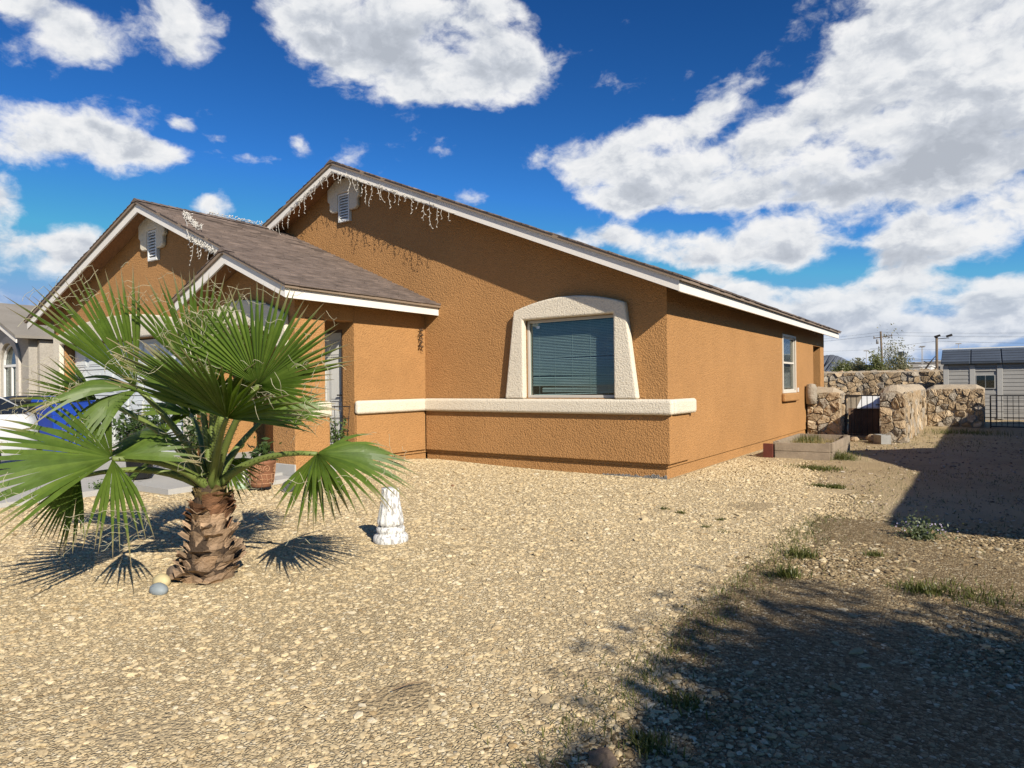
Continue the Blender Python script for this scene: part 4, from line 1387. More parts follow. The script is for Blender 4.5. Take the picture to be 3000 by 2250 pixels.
# dried sprig hung at the end of the porch beam
p0 = np.array([-4.475, -0.16, 2.37])
t = thing('dried_garland', 'dark dried garland hanging from the end of the porch beam', 'garland', tuple(p0))
rg = random.Random(3)
b = MB(p0)
pts = [p0 + np.array([0.01 + rg.uniform(-0.01, 0.015), rg.uniform(-0.03, 0.03), -0.045 * i]) for i in range(9)]
b.tube(pts, 0.006, 5); b.build('stem', mat('dry_stem', (0.06, 0.035, 0.02), 0.9), t)
for i in range(1, 9):
    b = MB(p0)
    for k in range(4):
        d = np.array([rg.uniform(0.0, 0.6), rg.uniform(-1, 1), rg.uniform(-1, 0.6)]); d /= np.linalg.norm(d)
        b.tube([pts[i], pts[i] + d * 0.03, pts[i] + d * 0.065], [0.003, 0.010, 0.002], 4)
    b.build('dry_leaf', mat('dry_leaf', (0.09, 0.055, 0.03), 0.9), t)

# terracotta pot with a raised flower pattern
PP = bp(767, 1425, 2, 0.085); PP = np.array([PP[0], PP[1], 0.085])
M_TERRA = mat('terracotta', (0.24, 0.105, 0.052), 0.75, 0.2, 9, 0.3, 60, 3, 0.004)
M_RELIEF = mat('worn_terracotta_relief', (0.50, 0.27, 0.14), 0.8, 0.2, 15)
t = thing('flower_pot', 'brown terracotta pot with a raised flower and stone pattern beside the walkway', 'flower pot', tuple(PP))
prof = [(0.118, 0.0), (0.130, 0.01), (0.138, 0.03), (0.158, 0.16), (0.168, 0.29), (0.176, 0.30), (0.180, 0.335), (0.168, 0.34), (0.158, 0.315), (0.02, 0.31)]
b = MB(PP); b.lathe(prof, 36, tuple(PP)); b.build('pot', M_TERRA, t)
def pot_r(z): return float(np.interp(z, [p[1] for p in prof[:7]], [p[0] for p in prof[:7]]))
vdir = CAM - PP; a0 = math.atan2(vdir[1], vdir[0])
def onpot(da, z, lift=0.004):
    r = pot_r(z) + lift
    return (PP[0] + r * math.cos(a0 + da), PP[1] + r * math.sin(a0 + da), PP[2] + z)
b = MB(PP)
for off in (-1.9, -0.35, 1.35, 2.6):
    for k in range(8):
        a1 = 2 * math.pi * k / 8
        cx_, cz_ = off + 0.26 * math.cos(a1), 0.235 + 0.043 * math.sin(a1)
        b.tube([onpot(cx_ + 0.13 * math.cos(a1) * math.cos(q) - 0.07 * math.sin(a1) * math.sin(q), cz_ + 0.021 * math.sin(a1) * math.cos(q) + 0.012 * math.cos(a1) * math.sin(q)) for q in np.linspace(0, 2 * math.pi, 9)], 0.0035, 4)
    b.tube([onpot(off + 0.09 * math.cos(q), 0.235 + 0.015 * math.sin(q)) for q in np.linspace(0, 2 * math.pi, 9)], 0.004, 4)
    b.tube([onpot(off + 0.75 + 0.03 * q * math.cos(q), 0.235 + 0.0055 * q * math.sin(q)) for q in np.linspace(1, 10, 24)], 0.0045, 4)
b.tube([onpot(q, 0.165) for q in np.linspace(0, 2 * math.pi, 40)], 0.005, 4)
b.tube([onpot(q, 0.05) for q in np.linspace(0, 2 * math.pi, 40)], 0.005, 4)
rg = random.Random(9)
q = 0
while q < 6.2:
    st = rg.uniform(0.3, 0.5)
    zc = rg.uniform(0.09, 0.125)
    b.tube([onpot(q, 0.05), onpot(q + 0.06, zc), onpot(q - 0.03, 0.165)], 0.0038, 4)
    b.tube([onpot(q + 0.06, zc), onpot(q + st * 0.55, zc + 0.01), onpot(q + st + 0.05, rg.uniform(0.09, 0.125))], 0.0038, 4)
    q += st
b.build('relief', M_RELIEF, t)
b = MB(PP); b.lathe([(0.155, 0.314), (0.08, 0.32), (0.01, 0.325)], 20, tuple(PP)); b.build('soil', mat('potting_soil', (0.04, 0.03, 0.02), 0.95), t)
M_DKLEAF = leaf_mat('dark_leaf', (0.035, 0.065, 0.015), (0.06, 0.10, 0.025), trans=0.2)
rgn = np.random.default_rng(4)
Cc = PP + [0, 0, 0.44] + rgn.normal(size=(130, 3)) * [0.09, 0.09, 0.07]
quads('foliage', leaf_quads(Cc - PP, 0.045, rgn), M_DKLEAF, t)

# painted figurine
SP = bp(711, 1430, 2, 0.04); SP = np.array([SP[0], SP[1], 0.03])
t = thing('garden_figurine', 'small white and grey painted goose figurine left of the terracotta pot', 'figurine', tuple(SP))
M_FIGW = mat('chipped_white_paint', (0.66, 0.64, 0.58), 0.6, 0.15, 25)
b = MB(SP); b.lathe([(0.075, 0.0), (0.088, 0.012), (0.082, 0.035), (0.055, 0.06), (0.05, 0.075)], 16, tuple(SP), flute=5, famp=0.08)
b.build('base', mat('painted_green_base', (0.35, 0.45, 0.30), 0.7, 0.35, 30), t)
b = MB(SP); b.lathe([(0.035, 0.06), (0.062, 0.10), (0.068, 0.15), (0.055, 0.21), (0.032, 0.25), (0.026, 0.275)], 16, tuple(SP)); b.build('body', M_FIGW, t)
hd = SP + UPV * 0.295
b = MB(SP); b.ellipsoid(tuple(hd), (0.036, 0.036, 0.034), 12, 8); b.build('head', M_FIGW, t)
vd = CAM - SP; vd[2] = 0; vd /= np.linalg.norm(vd); sd_ = np.cross(vd, UPV)
b = MB(SP); b.tube([hd + vd * 0.03, hd + vd * 0.058 - UPV * 0.008], [0.012, 0.002], 6); b.build('beak', mat('yellow_paint', (0.62, 0.42, 0.10), 0.6), t)
for sg in (-1, 1):
    b = MB(SP); b.ellipsoid(tuple(SP + UPV * 0.16 + vd * 0.035 + sd_ * sg * 0.042), (0.026, 0.026, 0.062), 10, 7); b.build('wing', mat('grey_paint', (0.16, 0.16, 0.17), 0.7, 0.3, 30), t)
    b = MB(SP); b.ellipsoid(tuple(hd + vd * 0.028 + sd_ * sg * 0.016 + UPV * 0.008), (0.005, 0.005, 0.005), 6, 5); b.build('eye', M_IRON, t)

# dark wheel on edge
WP = bp(845, 1442, 2, 0.03); WP = np.array([WP[0], WP[1], 0.025])
t = thing('plastic_wheel', 'small dark grey plastic wheel standing on edge in the gravel', 'wheel', tuple(WP))
M_RUB = mat('dark_grey_plastic', (0.07, 0.07, 0.068), 0.6, 0.2, 20)
c = WP + UPV * 0.075
ax_ = vd * 0.9 + sd_ * 0.25; ax_ /= np.linalg.norm(ax_); e1 = np.cross(ax_, UPV); e1 /= np.linalg.norm(e1); e2 = np.cross(e1, ax_)
def ringm(prof, n=24):
    V = []
    for r, d in prof:
        for k in range(n):
            a_ = 2 * math.pi * k / n
            V.append(c + (e1 * math.cos(a_) + e2 * math.sin(a_)) * r + ax_ * d)
    m_ = len(prof)
    return V, [(i * n + k, i * n + (k + 1) % n, ((i + 1) % m_) * n + (k + 1) % n, ((i + 1) % m_) * n + k) for i in range(m_) for k in range(n)]
b = MB(WP); b.add(*ringm([(0.050, -0.03), (0.068, -0.03), (0.077, -0.018), (0.077, 0.018), (0.068, 0.03), (0.050, 0.03)]), True); b.build('tyre', M_RUB, t)
b = MB(WP); b.add(*ringm([(0.012, -0.012), (0.052, -0.012), (0.052, 0.014), (0.012, 0.014)]), False); b.build('rim', mat('grey_plastic', (0.13, 0.13, 0.125), 0.6), t)
b = MB(WP); b.beam(c - ax_ * 0.02, c + ax_ * 0.028, 0.05, 0.05, tuple(e2 + e1 * 0.6)); b.build('hub', M_RUB, t)

# weathered pedestal
DP = bp(1145, 1588, 2, 0.01); DP = np.array([DP[0], DP[1], 0.012])
t = thing('pedestal', 'chipped white garden pedestal with fluted stem under the right palm frond', 'pedestal', tuple(DP))
def peel_mat():
    m = bpy.data.materials.new('peeling_white_paint'); m.use_nodes = True
    N = NT(m.node_tree); b_ = N.n['Principled BSDF']
    P = N.new('ShaderNodeNewGeometry').outputs['Position']
    sc = N.vec('MULTIPLY', P, (1.0, 1.0, 0.35))
    f = N.rng(N.noise(sc, 42.0, 6, 0.7), 0.50, 0.57, 0, 1)
    N.l.new(N.mix(f, (0.76, 0.74, 0.69), (0.36, 0.34, 0.31)), b_.inputs['Base Color'])
    b_.inputs['Roughness'].default_value = 0.85
    bn = N.new('ShaderNodeBump'); bn.inputs['Strength'].default_value = 0.5; bn.inputs['Distance'].default_value = 0.006
    N.l.new(f, bn.inputs['Height']); bn.invert = True
    N.l.new(bn.outputs[0], b_.inputs['Normal'])
    return m
M_PEEL = peel_mat()
k1 = 1.22
prof1 = [(0.115, -0.01), (0.123, 0.012), (0.122, 0.045), (0.108, 0.062), (0.095, 0.068), (0.094, 0.076), (0.100, 0.084), (0.101, 0.105), (0.092, 0.118), (0.078, 0.124)]
prof2 = [(0.078, 0.124), (0.090, 0.14), (0.092, 0.165), (0.080, 0.22), (0.068, 0.29), (0.061, 0.36), (0.060, 0.39), (0.062, 0.40), (0.02, 0.402)]
b = MB(DP); b.lathe([(r * k1, z * k1 * 0.95) for r, z in prof1], 36, tuple(DP)); b.build('base', M_PEEL, t)
b = MB(DP); b.lathe([(r * k1, z * k1 * 0.95) for r, z in prof2], 60, tuple(DP), flute=12, famp=0.05); b.build('fluted_stem', M_PEEL, t)

# stones at the foot of the palm
def rock(name, label, c, r, m, seed, group=None, n=14, k=9, jit=0.03):
    t_ = MB(c); t_.ellipsoid(c, r, n, k, jit, seed)
    if jit > 0.1: t_.sm = [False] * len(t_.sm)
    o = t_.build(name, m); o.location = tuple(c)
    return tag(o, label, 'stone', group)
q = bp(465, 1735, 2, 0.03)
rock('river_stone', 'smooth blue grey oval stone leaning at the foot of the palm trunk', (q[0], q[1], 0.045), (0.075, 0.05, 0.045), mat('blue_grey_stone', (0.25, 0.28, 0.285), 0.6, 0.15, 12), 1)
q = bp(452, 1722, 2, 0.03)
rock('river_stone', 'yellow beige stone behind the blue grey one at the palm foot', (q[0] - 0.02, q[1] + 0.06, 0.055), (0.075, 0.05, 0.05), mat('beige_stone', (0.55, 0.45, 0.24), 0.7, 0.15, 12), 2)
q = bp(468, 1705, 2, 0.03)
rock('rough_stone', 'dark brown rough stone tucked against the palm trunk', (q[0] - 0.01, q[1] + 0.12, 0.06), (0.08, 0.06, 0.06), mat('brown_stone', (0.16, 0.115, 0.08), 0.9, 0.3, 20, 0.6, 40, 4, 0.02), 3)
q = bp(1327, 1425, 2, 0.03)
rock('dark_stone', 'single small dark stone lying in the gravel below the house wall', (q[0], q[1], 0.035), (0.03, 0.024, 0.02), M_BOOT_HI, 5)

# potted plant with wire cage by the front door
TP = np.array([-4.53, -1.93, 0.25])
t = thing('caged_plant', 'potted leafy plant inside a round wire cage by the front door', 'potted plant', tuple(TP))
b = MB(TP); b.lathe([(0.11, 0.0), (0.13, 0.01), (0.15, 0.10), (0.16, 0.11), (0.15, 0.115), (0.02, 0.11)], 20, tuple(TP)); b.build('pot', mat('black_nursery_pot', (0.02, 0.02, 0.02), 0.6), t)
for i, (zz, r) in enumerate(((0.22, 0.13), (0.42, 0.15), (0.62, 0.165), (0.80, 0.175))):
    b = MB(TP); b.tube([(TP[0] + r * math.cos(a_), TP[1] + r * math.sin(a_), TP[2] + zz) for a_ in np.linspace(0, 2 * math.pi, 25)], 0.005, 5); b.build('cage_ring', M_IRON, t)
for k in range(4):
    a_ = k * math.pi / 2 + 0.5
    b = MB(TP); b.tube([(TP[0] + 0.11 * math.cos(a_), TP[1] + 0.11 * math.sin(a_), TP[2] + 0.06), (TP[0] + 0.176 * math.cos(a_), TP[1] + 0.176 * math.sin(a_), TP[2] + 0.82)], 0.005, 5); b.build('cage_wire', M_IRON, t)
M_LEAF2 = leaf_mat('mid_green_leaf', (0.07, 0.12, 0.03), (0.13, 0.19, 0.06), trans=0.3)
rgn = np.random.default_rng(6)
b = MB(TP); Cc = []
for k in range(9):
    a_ = rgn.uniform(0, 6.28); tip = TP + [0.16 * math.cos(a_) * rgn.uniform(0.3, 1.2), 0.16 * math.sin(a_) * rgn.uniform(0.3, 1.2), rgn.uniform(0.35, 0.68)]
    b.tube([TP + [0, 0, 0.1], (TP + tip) / 2 + [0, 0, 0.1], tip], [0.006, 0.005, 0.002], 4)
    for j in range(26):
        u_ = rgn.uniform(0.35, 1.05); Cc.append(TP * (1 - u_) + tip * u_ + [0, 0, 0.12 * u_ * (1 - u_) * 2] + rgn.normal(0, 0.022, 3))
b.build('stem', M_PETI, t)
quads('foliage', leaf_quads(np.array(Cc) - TP, 0.028, rgn, 0.5), M_LEAF2, t)

# dark shrub in a pot behind the palm, and a low plant by the driveway
def shrub(name, label, cat, c, rx, rz, n, size, m, pot=None, group=None, seed=1, stems=7, aspect=0.45):
    c = np.array(c, float)
    t_ = thing(name, label, cat, tuple(c), group=group)
    rg_ = np.random.default_rng(seed)
    z0 = 0.0
    if pot:
        b_ = MB(c); b_.lathe([(pot * 0.8, 0.0), (pot, 0.02), (pot * 1.15, pot * 1.6), (pot * 1.2, pot * 1.62), (pot * 1.1, pot * 1.66), (0.02, pot * 1.6)], 20, tuple(c)); b_.build('pot', mat('black_nursery_pot'), t_)
        z0 = pot * 1.6
    b_ = MB(c); Cc_ = []
    for k in range(stems):
        a_ = rg_.uniform(0, 6.28); u_ = rg_.uniform(0.2, 0.9)
        tip = c + [rx * u_ * math.cos(a_), rx * u_ * math.sin(a_), z0 + rz * rg_.uniform(0.55, 1.0)]
        mid = (c + [0, 0, z0] + tip) / 2 + [0, 0, rz * 0.1]
        b_.tube([c + [0, 0, z0 * 0.9], mid, tip], [size * 0.35, size * 0.22, size * 0.08], 5)
        k2 = n // stems
        w_ = rg_.uniform(0.25, 1.05, k2)[:, None]
        base_ = (1 - w_) ** 2 * (c + [0, 0, z0]) + 2 * w_ * (1 - w_) * mid + w_ ** 2 * tip
        Cc_.append(base_ + rg_.normal(size=(k2, 3)) * rx * 0.22 * (0.4 + w_))
    b_.build('stem', M_PETI, t_)
    Cc_ = np.concatenate(Cc_)
    Cc_[:, 2] = np.maximum(Cc_[:, 2], c[2] + 0.01)
    quads('foliage', leaf_quads(Cc_ - c, size, rg_, aspect), m, t_)
    return t_
q = bp(410, 1400, 2, 0.12)
shrub('potted_shrub', 'dark leafy shrub in a black pot on the driveway behind the palm', 'potted shrub', (q[0], q[1], 0.12), 0.38, 0.62, 1500, 0.04, M_DKLEAF, pot=0.15, seed=3, stems=12)
q = bp(545, 1345, 2, 0.14)
shrub('potted_shrub', 'thin dark plant in a black pot by the porch arch behind the palm', 'potted shrub', (-6.35, -3.2, 0.085), 0.22, 0.72, 500, 0.035, M_DKLEAF, pot=0.13, seed=4, stems=7)
q = bp(297, 1440, 2, 0.05)
shrub('low_weed', 'small round green weed at the driveway edge under the left fronds', 'weed', (q[0], q[1], 0.045), 0.11, 0.12, 420, 0.018, M_LEAF2, seed=8, stems=9)
q = bp(955, 1418, 2, 0.03)
shrub('low_weed', 'flat green weed in the gravel between wheel and pedestal', 'weed', (q[0], q[1], 0.03), 0.10, 0.06, 220, 0.016, M_LEAF2, seed=9, stems=7)

# ================================================================== STONE WALLS, GATES, SHED ON THE RIGHT
def clip_poly(poly, nx, ny, d):
    out = []
    for i in range(len(poly)):
        p, q = poly[i], poly[(i + 1) % len(poly)]
        a, c = nx * p[0] + ny * p[1] - d, nx * q[0] + ny * q[1] - d
        if a <= 0: out.append(p)
        if (a < 0 < c) or (c < 0 < a):
            t_ = a / (a - c)
            out.append((p[0] + (q[0] - p[0]) * t_, p[1] + (q[1] - p[1]) * t_))
    return out

def cells(w, h, size, seed, asp=1.35, relax=2):
    """irregular stone outlines filling a w x h face"""
    rg_ = random.Random(seed)
    ny = max(1, round(h / size)); nx = max(1, round(w / (size * asp)))
    pts = [((i + 0.5 + (0.5 if j % 2 else 0) + rg_.uniform(-0.55, 0.55)) * w / nx, (j + 0.5 + rg_.uniform(-0.46, 0.46)) * h / ny) for j in range(ny) for i in range(-1, nx + 1)]
    pts = [p for p in pts if -0.02 * w < p[0] < 1.02 * w]
    res = []
    for k, p in enumerate(pts):
        poly = [(0, 0), (w, 0), (w, h), (0, h)]
        for j, q in enumerate(pts):
            if j == k or abs(q[0] - p[0]) > size * 4 or abs(q[1] - p[1]) > size * 4: continue
            nx_, ny_ = q[0] - p[0], (q[1] - p[1])
            mx, my = (p[0] + q[0]) / 2, (p[1] + q[1]) / 2
            poly = clip_poly(poly, nx_, ny_, nx_ * mx + ny_ * my)
            if len(poly) < 3: break
        if len(poly) >= 3: res.append(poly)
    return res

M_STONES = [mat('sandstone_tan', (0.50, 0.40, 0.27), 0.9, 0.3, 9, 0.9, 30, 5, 0.03, objrand=0.22, tint=(0.42, 0.29, 0.16), fine=0.15),
            mat('sandstone_brown', (0.38, 0.275, 0.165), 0.9, 0.3, 9, 0.9, 30, 5, 0.03, objrand=0.25, tint=(0.44, 0.32, 0.19), fine=0.15),
            mat('sandstone_grey', (0.44, 0.38, 0.295), 0.9, 0.25, 9, 0.9, 30, 5, 0.03, objrand=0.2, tint=(0.30, 0.24, 0.17), fine=0.15)]

def stone_face(parent, off, fn, w, h, size, seed, gap=0.010, bulge=0.05, rnd=None, asp=1.35):
    """one mesh per stone; fn(u, v, d) maps the face to space, d proud of the mortar"""
    rg_ = random.Random(seed)
    for poly in cells(w, h, size, seed, asp):
        cx_ = sum(p[0] for p in poly) / len(poly); cy_ = sum(p[1] for p in poly) / len(poly)
        if rnd and not rnd(cx_, cy_): continue
        rad_ = max(math.hypot(p[0] - cx_, p[1] - cy_) for p in poly)
        if rad_ < 0.05: continue
        # cut the corners so stones are rounded
        pp = []
        for i in range(len(poly)):
            p, q = poly[i], poly[(i + 1) % len(poly)]
            if math.hypot(p[0] - q[0], p[1] - q[1]) < 0.03: pp.append(((p[0] + q[0]) / 2, (p[1] + q[1]) / 2)); continue
            pp += [(p[0] * 0.9 + q[0] * 0.1, p[1] * 0.9 + q[1] * 0.1), (p[0] * 0.5 + q[0] * 0.5 + rg_.uniform(-.008, .008), p[1] * 0.5 + q[1] * 0.5 + rg_.uniform(-.008, .008)), (p[0] * 0.1 + q[0] * 0.9, p[1] * 0.1 + q[1] * 0.9)]
        n = len(pp)
        g1 = max(0.3, 1 - gap * rg_.uniform(0.5, 2.2) / rad_)
        hgt = bulge * rg_.uniform(0.5, 1.3)
        tx, ty = rg_.uniform(-0.35, 0.35), rg_.uniform(-0.35, 0.35)
        V = []
        for (s_, d_) in ((g1, -0.02), (g1 * 0.985, hgt * 0.5), (g1 * 0.90, hgt * 0.9), (g1 * 0.5, hgt * 1.0)):
            for (a, c) in pp:
                x, y = cx_ + (a - cx_) * s_ * (1 + rg_.uniform(-0.03, 0.03)), cy_ + (c - cy_) * s_ * (1 + rg_.uniform(-0.03, 0.03))
                dd = d_ + (0 if d_ < 0 else (x - cx_) * tx + (y - cy_) * ty + rg_.uniform(-0.012, 0.012))
                V.append(fn(x, y, dd))
        F = [(i * n + k, i * n + (k + 1) % n, (i + 1) * n + (k + 1) % n, (i + 1) * n + k) for i in range(3) for k in range(n)]
        F.append(tuple(3 * n + k for k in range(n)))
        b_ = MB(off); b_.add(V, F)
        b_.build('stone', rg_.choice(M_STONES), parent)

def rubble_core(name, label, x0, x1, y0, y1, h, rise=0.10, axis='x'):
    """mortar core with a rounded coping"""
    off = np.array([(x0 + x1) / 2, (y0 + y1) / 2, 0.0])
    b_ = MB(off)
    if axis == 'x': L0, L1, a0_, a1_ = x0, x1, y0, y1
    else: L0, L1, a0_, a1_ = y0, y1, x0, x1
    n = max(2, int((L1 - L0) / 0.18))
    prof = [(a0_, -0.2), (a0_, h - rise), (a0_ + (a1_ - a0_) * 0.14, h - rise * 0.3), (a0_ + (a1_ - a0_) * 0.35, h), (a0_ + (a1_ - a0_) * 0.65, h), (a0_ + (a1_ - a0_) * 0.86, h - rise * 0.3), (a1_, h - rise), (a1_, -0.2)]
    rg_ = random.Random(hash(label) % 999 if False else len(label))
    V = []
    for i in range(n + 1):
        l = L0 + (L1 - L0) * i / n
        endk = rise * 0.9 if i in (0, n) else 0.0
        for (a, z) in prof:
            zz = z - (endk if z > h - rise - 0.01 else 0) + (rg_.uniform(-0.018, 0.018) if z > 0 else 0)
            aa = a + rg_.uniform(-0.008, 0.008)
            V.append((l, aa, zz) if axis == 'x' else (aa, l, zz))
    m_ = len(prof)
    F = [(i * m_ + k, i * m_ + k + 1, (i + 1) * m_ + k + 1, (i + 1) * m_ + k) for i in range(n) for k in range(m_ - 1)]
    F += [tuple(range(m_)), tuple(n * m_ + k for k in range(m_))]
    b_.add(V, F)
    t_ = b_.build(name, M_MORTAR)
    t_.location = tuple(off)
    return tag(t_, label, 'stone wall'), off

# pier against the house
w1, o1 = rubble_core('stone_pier', 'rounded rubble stone pier built against the side of the house', 0.03, 0.80, 8.95, 9.5, 1.22, 0.14)
stone_face(w1, o1, lambda u_, v, d: (0.04 + u_, 8.95 - d, v), 0.75, 1.10, 0.19, 3, rnd=None)
stone_face(w1, o1, lambda u_, v, d: (0.80 + d, 8.97 + u_, v), 0.5, 1.08, 0.24, 4)
b = MB(o1)
b.lathe([(0.0, 0.80), (0.12, 0.82), (0.135, 1.0), (0.13, 1.22), (0.10, 1.29), (0.03, 1.31)], 14, (0.145, 8.86, 0.0), close=False)
b.build('cap_stone', M_STONES[2], w1)
# wall running back from the gate, then along to the right
w2, o2 = rubble_core('stone_wall', 'low rubble wall running back from the right side of the small gate', 1.72, 2.22, 7.95, 14.6, 1.25, 0.14, 'y')
stone_face(w2, o2, lambda u_, v, d: (1.72 + u_, 7.95 - d, v), 0.50, 1.10, 0.2, 5)
stone_face(w2, o2, lambda u_, v, d: (2.22 + d * 0.6, 7.95 + u_, v), 6.5, 1.12, 0.26, 6, bulge=0.03, gap=0.012)
w3, o3 = rubble_core('stone_wall', 'low rubble wall across the side yard in front of the shed', 2.24, 3.66, 14.45, 14.95, 1.22, 0.12)
stone_face(w3, o3, lambda u_, v, d: (2.26 + u_, 14.45 - d, v), 1.38, 1.12, 0.17, 7)
# tall rear wall
w4, o4 = rubble_core('stone_wall', 'tall long rubble wall along the rear of the yard', -7.0, 9.0, 22.0, 22.4, 1.78, 0.16)
stone_face(w4, o4, lambda u_, v, d: (-2.6 + u_, 22.0 - d, 0.75 + v), 6.6, 0.98, 0.20, 8, bulge=0.055)
stone_face(w4, o4, lambda u_, v, d: (-2.6 + u_, 22.05 + v * 0.25, 1.62 + v * 0.5 + d), 6.6, 0.32, 0.16, 9, bulge=0.03)

# small iron gate
def iron_gate(name, label, x0, x1, y, z0, z1, nb, rings=True, grid=0):
    o_ = np.array([x0, y, z0])
    t_ = thing(name, label, 'gate', tuple(o_))
    b_ = MB(o_)
    b_.beam((x0, y, z0), (x0, y, z1), 0.035, 0.035, (0, 1, 0)); b_.beam((x1, y, z0), (x1, y, z1), 0.035, 0.035, (0, 1, 0))
    b_.beam((x0 + 0.018, y, z1 - 0.015), (x1 - 0.018, y, z1 - 0.015), 0.03, 0.03); b_.beam((x0 + 0.018, y, z0 + 0.05), (x1 - 0.018, y, z0 + 0.05), 0.03, 0.03)
    b_.build('gate_frame', M_IRON, t_)
    for i in range(1, nb + 1):
        x = x0 + (x1 - x0) * i / (nb + 1)
        b_ = MB(o_); b_.beam((x, y - 0.0, z0 + 0.066), (x, y, z1 - 0.031), 0.014, 0.014, (0, 1, 0)); b_.build('bar', M_IRON, t_)
    for i in range(1, grid + 1):
        z = z0 + (z1 - z0) * i / (grid + 1)
        b_ = MB(o_); b_.beam((x0 + 0.018, y + 0.016, z), (x1 - 0.018, y + 0.016, z), 0.012, 0.012); b_.build('bar', M_IRON, t_)
    return t_, o_
gt_, go_ = iron_gate('iron_gate', 'small black iron gate between the stone pier and the low wall', 0.87, 1.68, 9.1, 0.02, 1.03, 6)
b = MB(go_); b.box(1.52, 1.72, 9.05, 9.09, 0.78, 0.81); b.build('latch', M_IRON, gt_)
for z in (0.35, 0.85):
    b = MB(go_); b.tube([(0.83, 9.08, z - 0.05), (0.83, 9.08, z + 0.06)], 0.022, 8); b.build('hinge', M_IRON, gt_)
iron_gate('iron_gate', 'wide black wire mesh gate in front of the grey shed', 3.78, 5.3, 14.2, 0.0, 0.93, 11, grid=5)

# little wooden hut behind the gate
DH = np.array([0.72, 10.4, 0.0])
t = thing('dog_house', 'low brown board dog house with a white sloping roof behind the small gate', 'dog house', tuple(DH))
M_BRD = mat('dark_brown_board', (0.20, 0.12, 0.07), 0.9, 0.25, 6, 0.4, 30, 4, 0.01, objrand=0.35)
for i in range(8):
    b = MB(DH); x = 0.74 + i * 0.142
    b.box(x, x + 0.136, 10.4, 10.425, 0.0, 0.66); b.build('board', M_BRD, t)
b = MB(DH); b.box(0.745, 1.87, 10.43, 11.2, 0.0, 0.62); b.build('body', M_BRD, t)
for i in range(3):
    b = MB(DH); ya, yb = 10.33 + i * 0.32, 10.33 + (i + 1) * 0.32 - 0.006
    za, zb = 0.66 + i * 0.09, 0.66 + (i + 1) * 0.09
    b.add([(0.95, ya, za), (1.92, ya, za), (1.92, yb, zb), (0.95, yb, zb), (0.95, ya, za + 0.03), (1.92, ya, za + 0.03), (1.92, yb, zb + 0.03), (0.95, yb, zb + 0.03)], SHF)
    b.build('roof_panel', M_WHITE, t)

# raised planter bed
PB2 = np.array([0.52, 3.5, 0.0])
t = thing('planter_bed', 'weathered wooden raised planter bed with dry weeds beside the house', 'planter bed', tuple(PB2))
def plank(p0, p1, z0, z1, th=0.04, m=M_WOOD, nm='board'):
    b_ = MB(PB2)
    p0, p1 = np.array([*p0, (z0 + z1) / 2]), np.array([*p1, (z0 + z1) / 2])
    b_.beam(p0, p1, th, z1 - z0); b_.build(nm, m, t, bev=0.004, seg=1)
plank((0.56, 3.52), (1.44, 3.60), 0.0, 0.145); plank((0.56, 3.515), (1.44, 3.595), 0.15, 0.295)
plank((1.45, 3.64), (1.43, 5.66), 0.0, 0.145); plank((1.452, 3.64), (1.432, 5.66), 0.15, 0.30)
plank((0.54, 3.56), (0.52, 5.70), 0.0, 0.145); plank((0.54, 3.56), (0.52, 5.70), 0.15, 0.305)
plank((0.54, 5.72), (1.42, 5.68), 0.0, 0.145); plank((0.54, 5.72), (1.42, 5.68), 0.15, 0.30)
for (x, y) in ((1.40, 3.64), (0.58, 3.60), (0.57, 5.66), (1.38, 5.63)):
    b = MB(PB2); b.box(x - 0.035, x + 0.035, y - 0.035, y + 0.035, 0.0, 0.31); b.build('corner_post', M_WOOD, t)
b = MB(PB2); b.box(0.38, 0.535, 3.44, 3.51, 0.0, 0.27); b.build('end_block', mat('red_brown_wood', (0.13, 0.035, 0.022), 0.8, 0.2, 10), t)
b = MB(PB2); b.box(0.57, 1.41, 3.63, 5.64, 0.0, 0.14); b.build('soil', M_GROUND, t)
rgn = np.random.default_rng(12)
def blades(n, cfun, h, rg_, lean=0.35, w=0.004):
    P = np.array([cfun() for _ in range(n)])
    a_ = rg_.uniform(0, 6.28, n); hh = h * rg_.uniform(0.4, 1.3, n); ln = hh * rg_.uniform(0, lean, n) * 2
    d = np.stack([np.cos(a_), np.sin(a_), np.zeros(n)], 1)
    s_ = np.stack([-np.sin(a_), np.cos(a_), np.zeros(n)], 1) * w
    tip = P + d * ln[:, None] + np.stack([np.zeros(n), np.zeros(n), hh], 1)
    mid = P + d * (ln * 0.35)[:, None] + np.stack([np.zeros(n), np.zeros(n), hh * 0.6], 1)
    q1 = np.stack([P - s_, P + s_, mid + s_ * 0.8, mid - s_ * 0.8], 1)
    q2 = np.stack([mid - s_ * 0.8, mid + s_ * 0.8, tip + s_ * 0.1, tip - s_ * 0.1], 1)
    return np.concatenate([q1, q2])
M_DRY = leaf_mat('dry_grass', (0.40, 0.31, 0.14), (0.30, 0.24, 0.10), trans=0.3, ttint=(1, 1, 0.7))
M_GRASS = leaf_mat('green_weed_blade', (0.09, 0.105, 0.022), (0.17, 0.165, 0.05), trans=0.3)
q = blades(900, lambda: (rgn.uniform(0.6, 1.38), rgn.uniform(3.7, 5.6), 0.13), 0.13, rgn)
tag(quads('dry_weeds', q - PB2, M_DRY, t), kind='stuff')
q = blades(500, lambda: (rgn.normal(0.75, 0.13), rgn.normal(5.2, 0.3), 0.13), 0.17, rgn)
tag(quads('green_weeds', q - PB2, M_GRASS, t), kind='stuff')

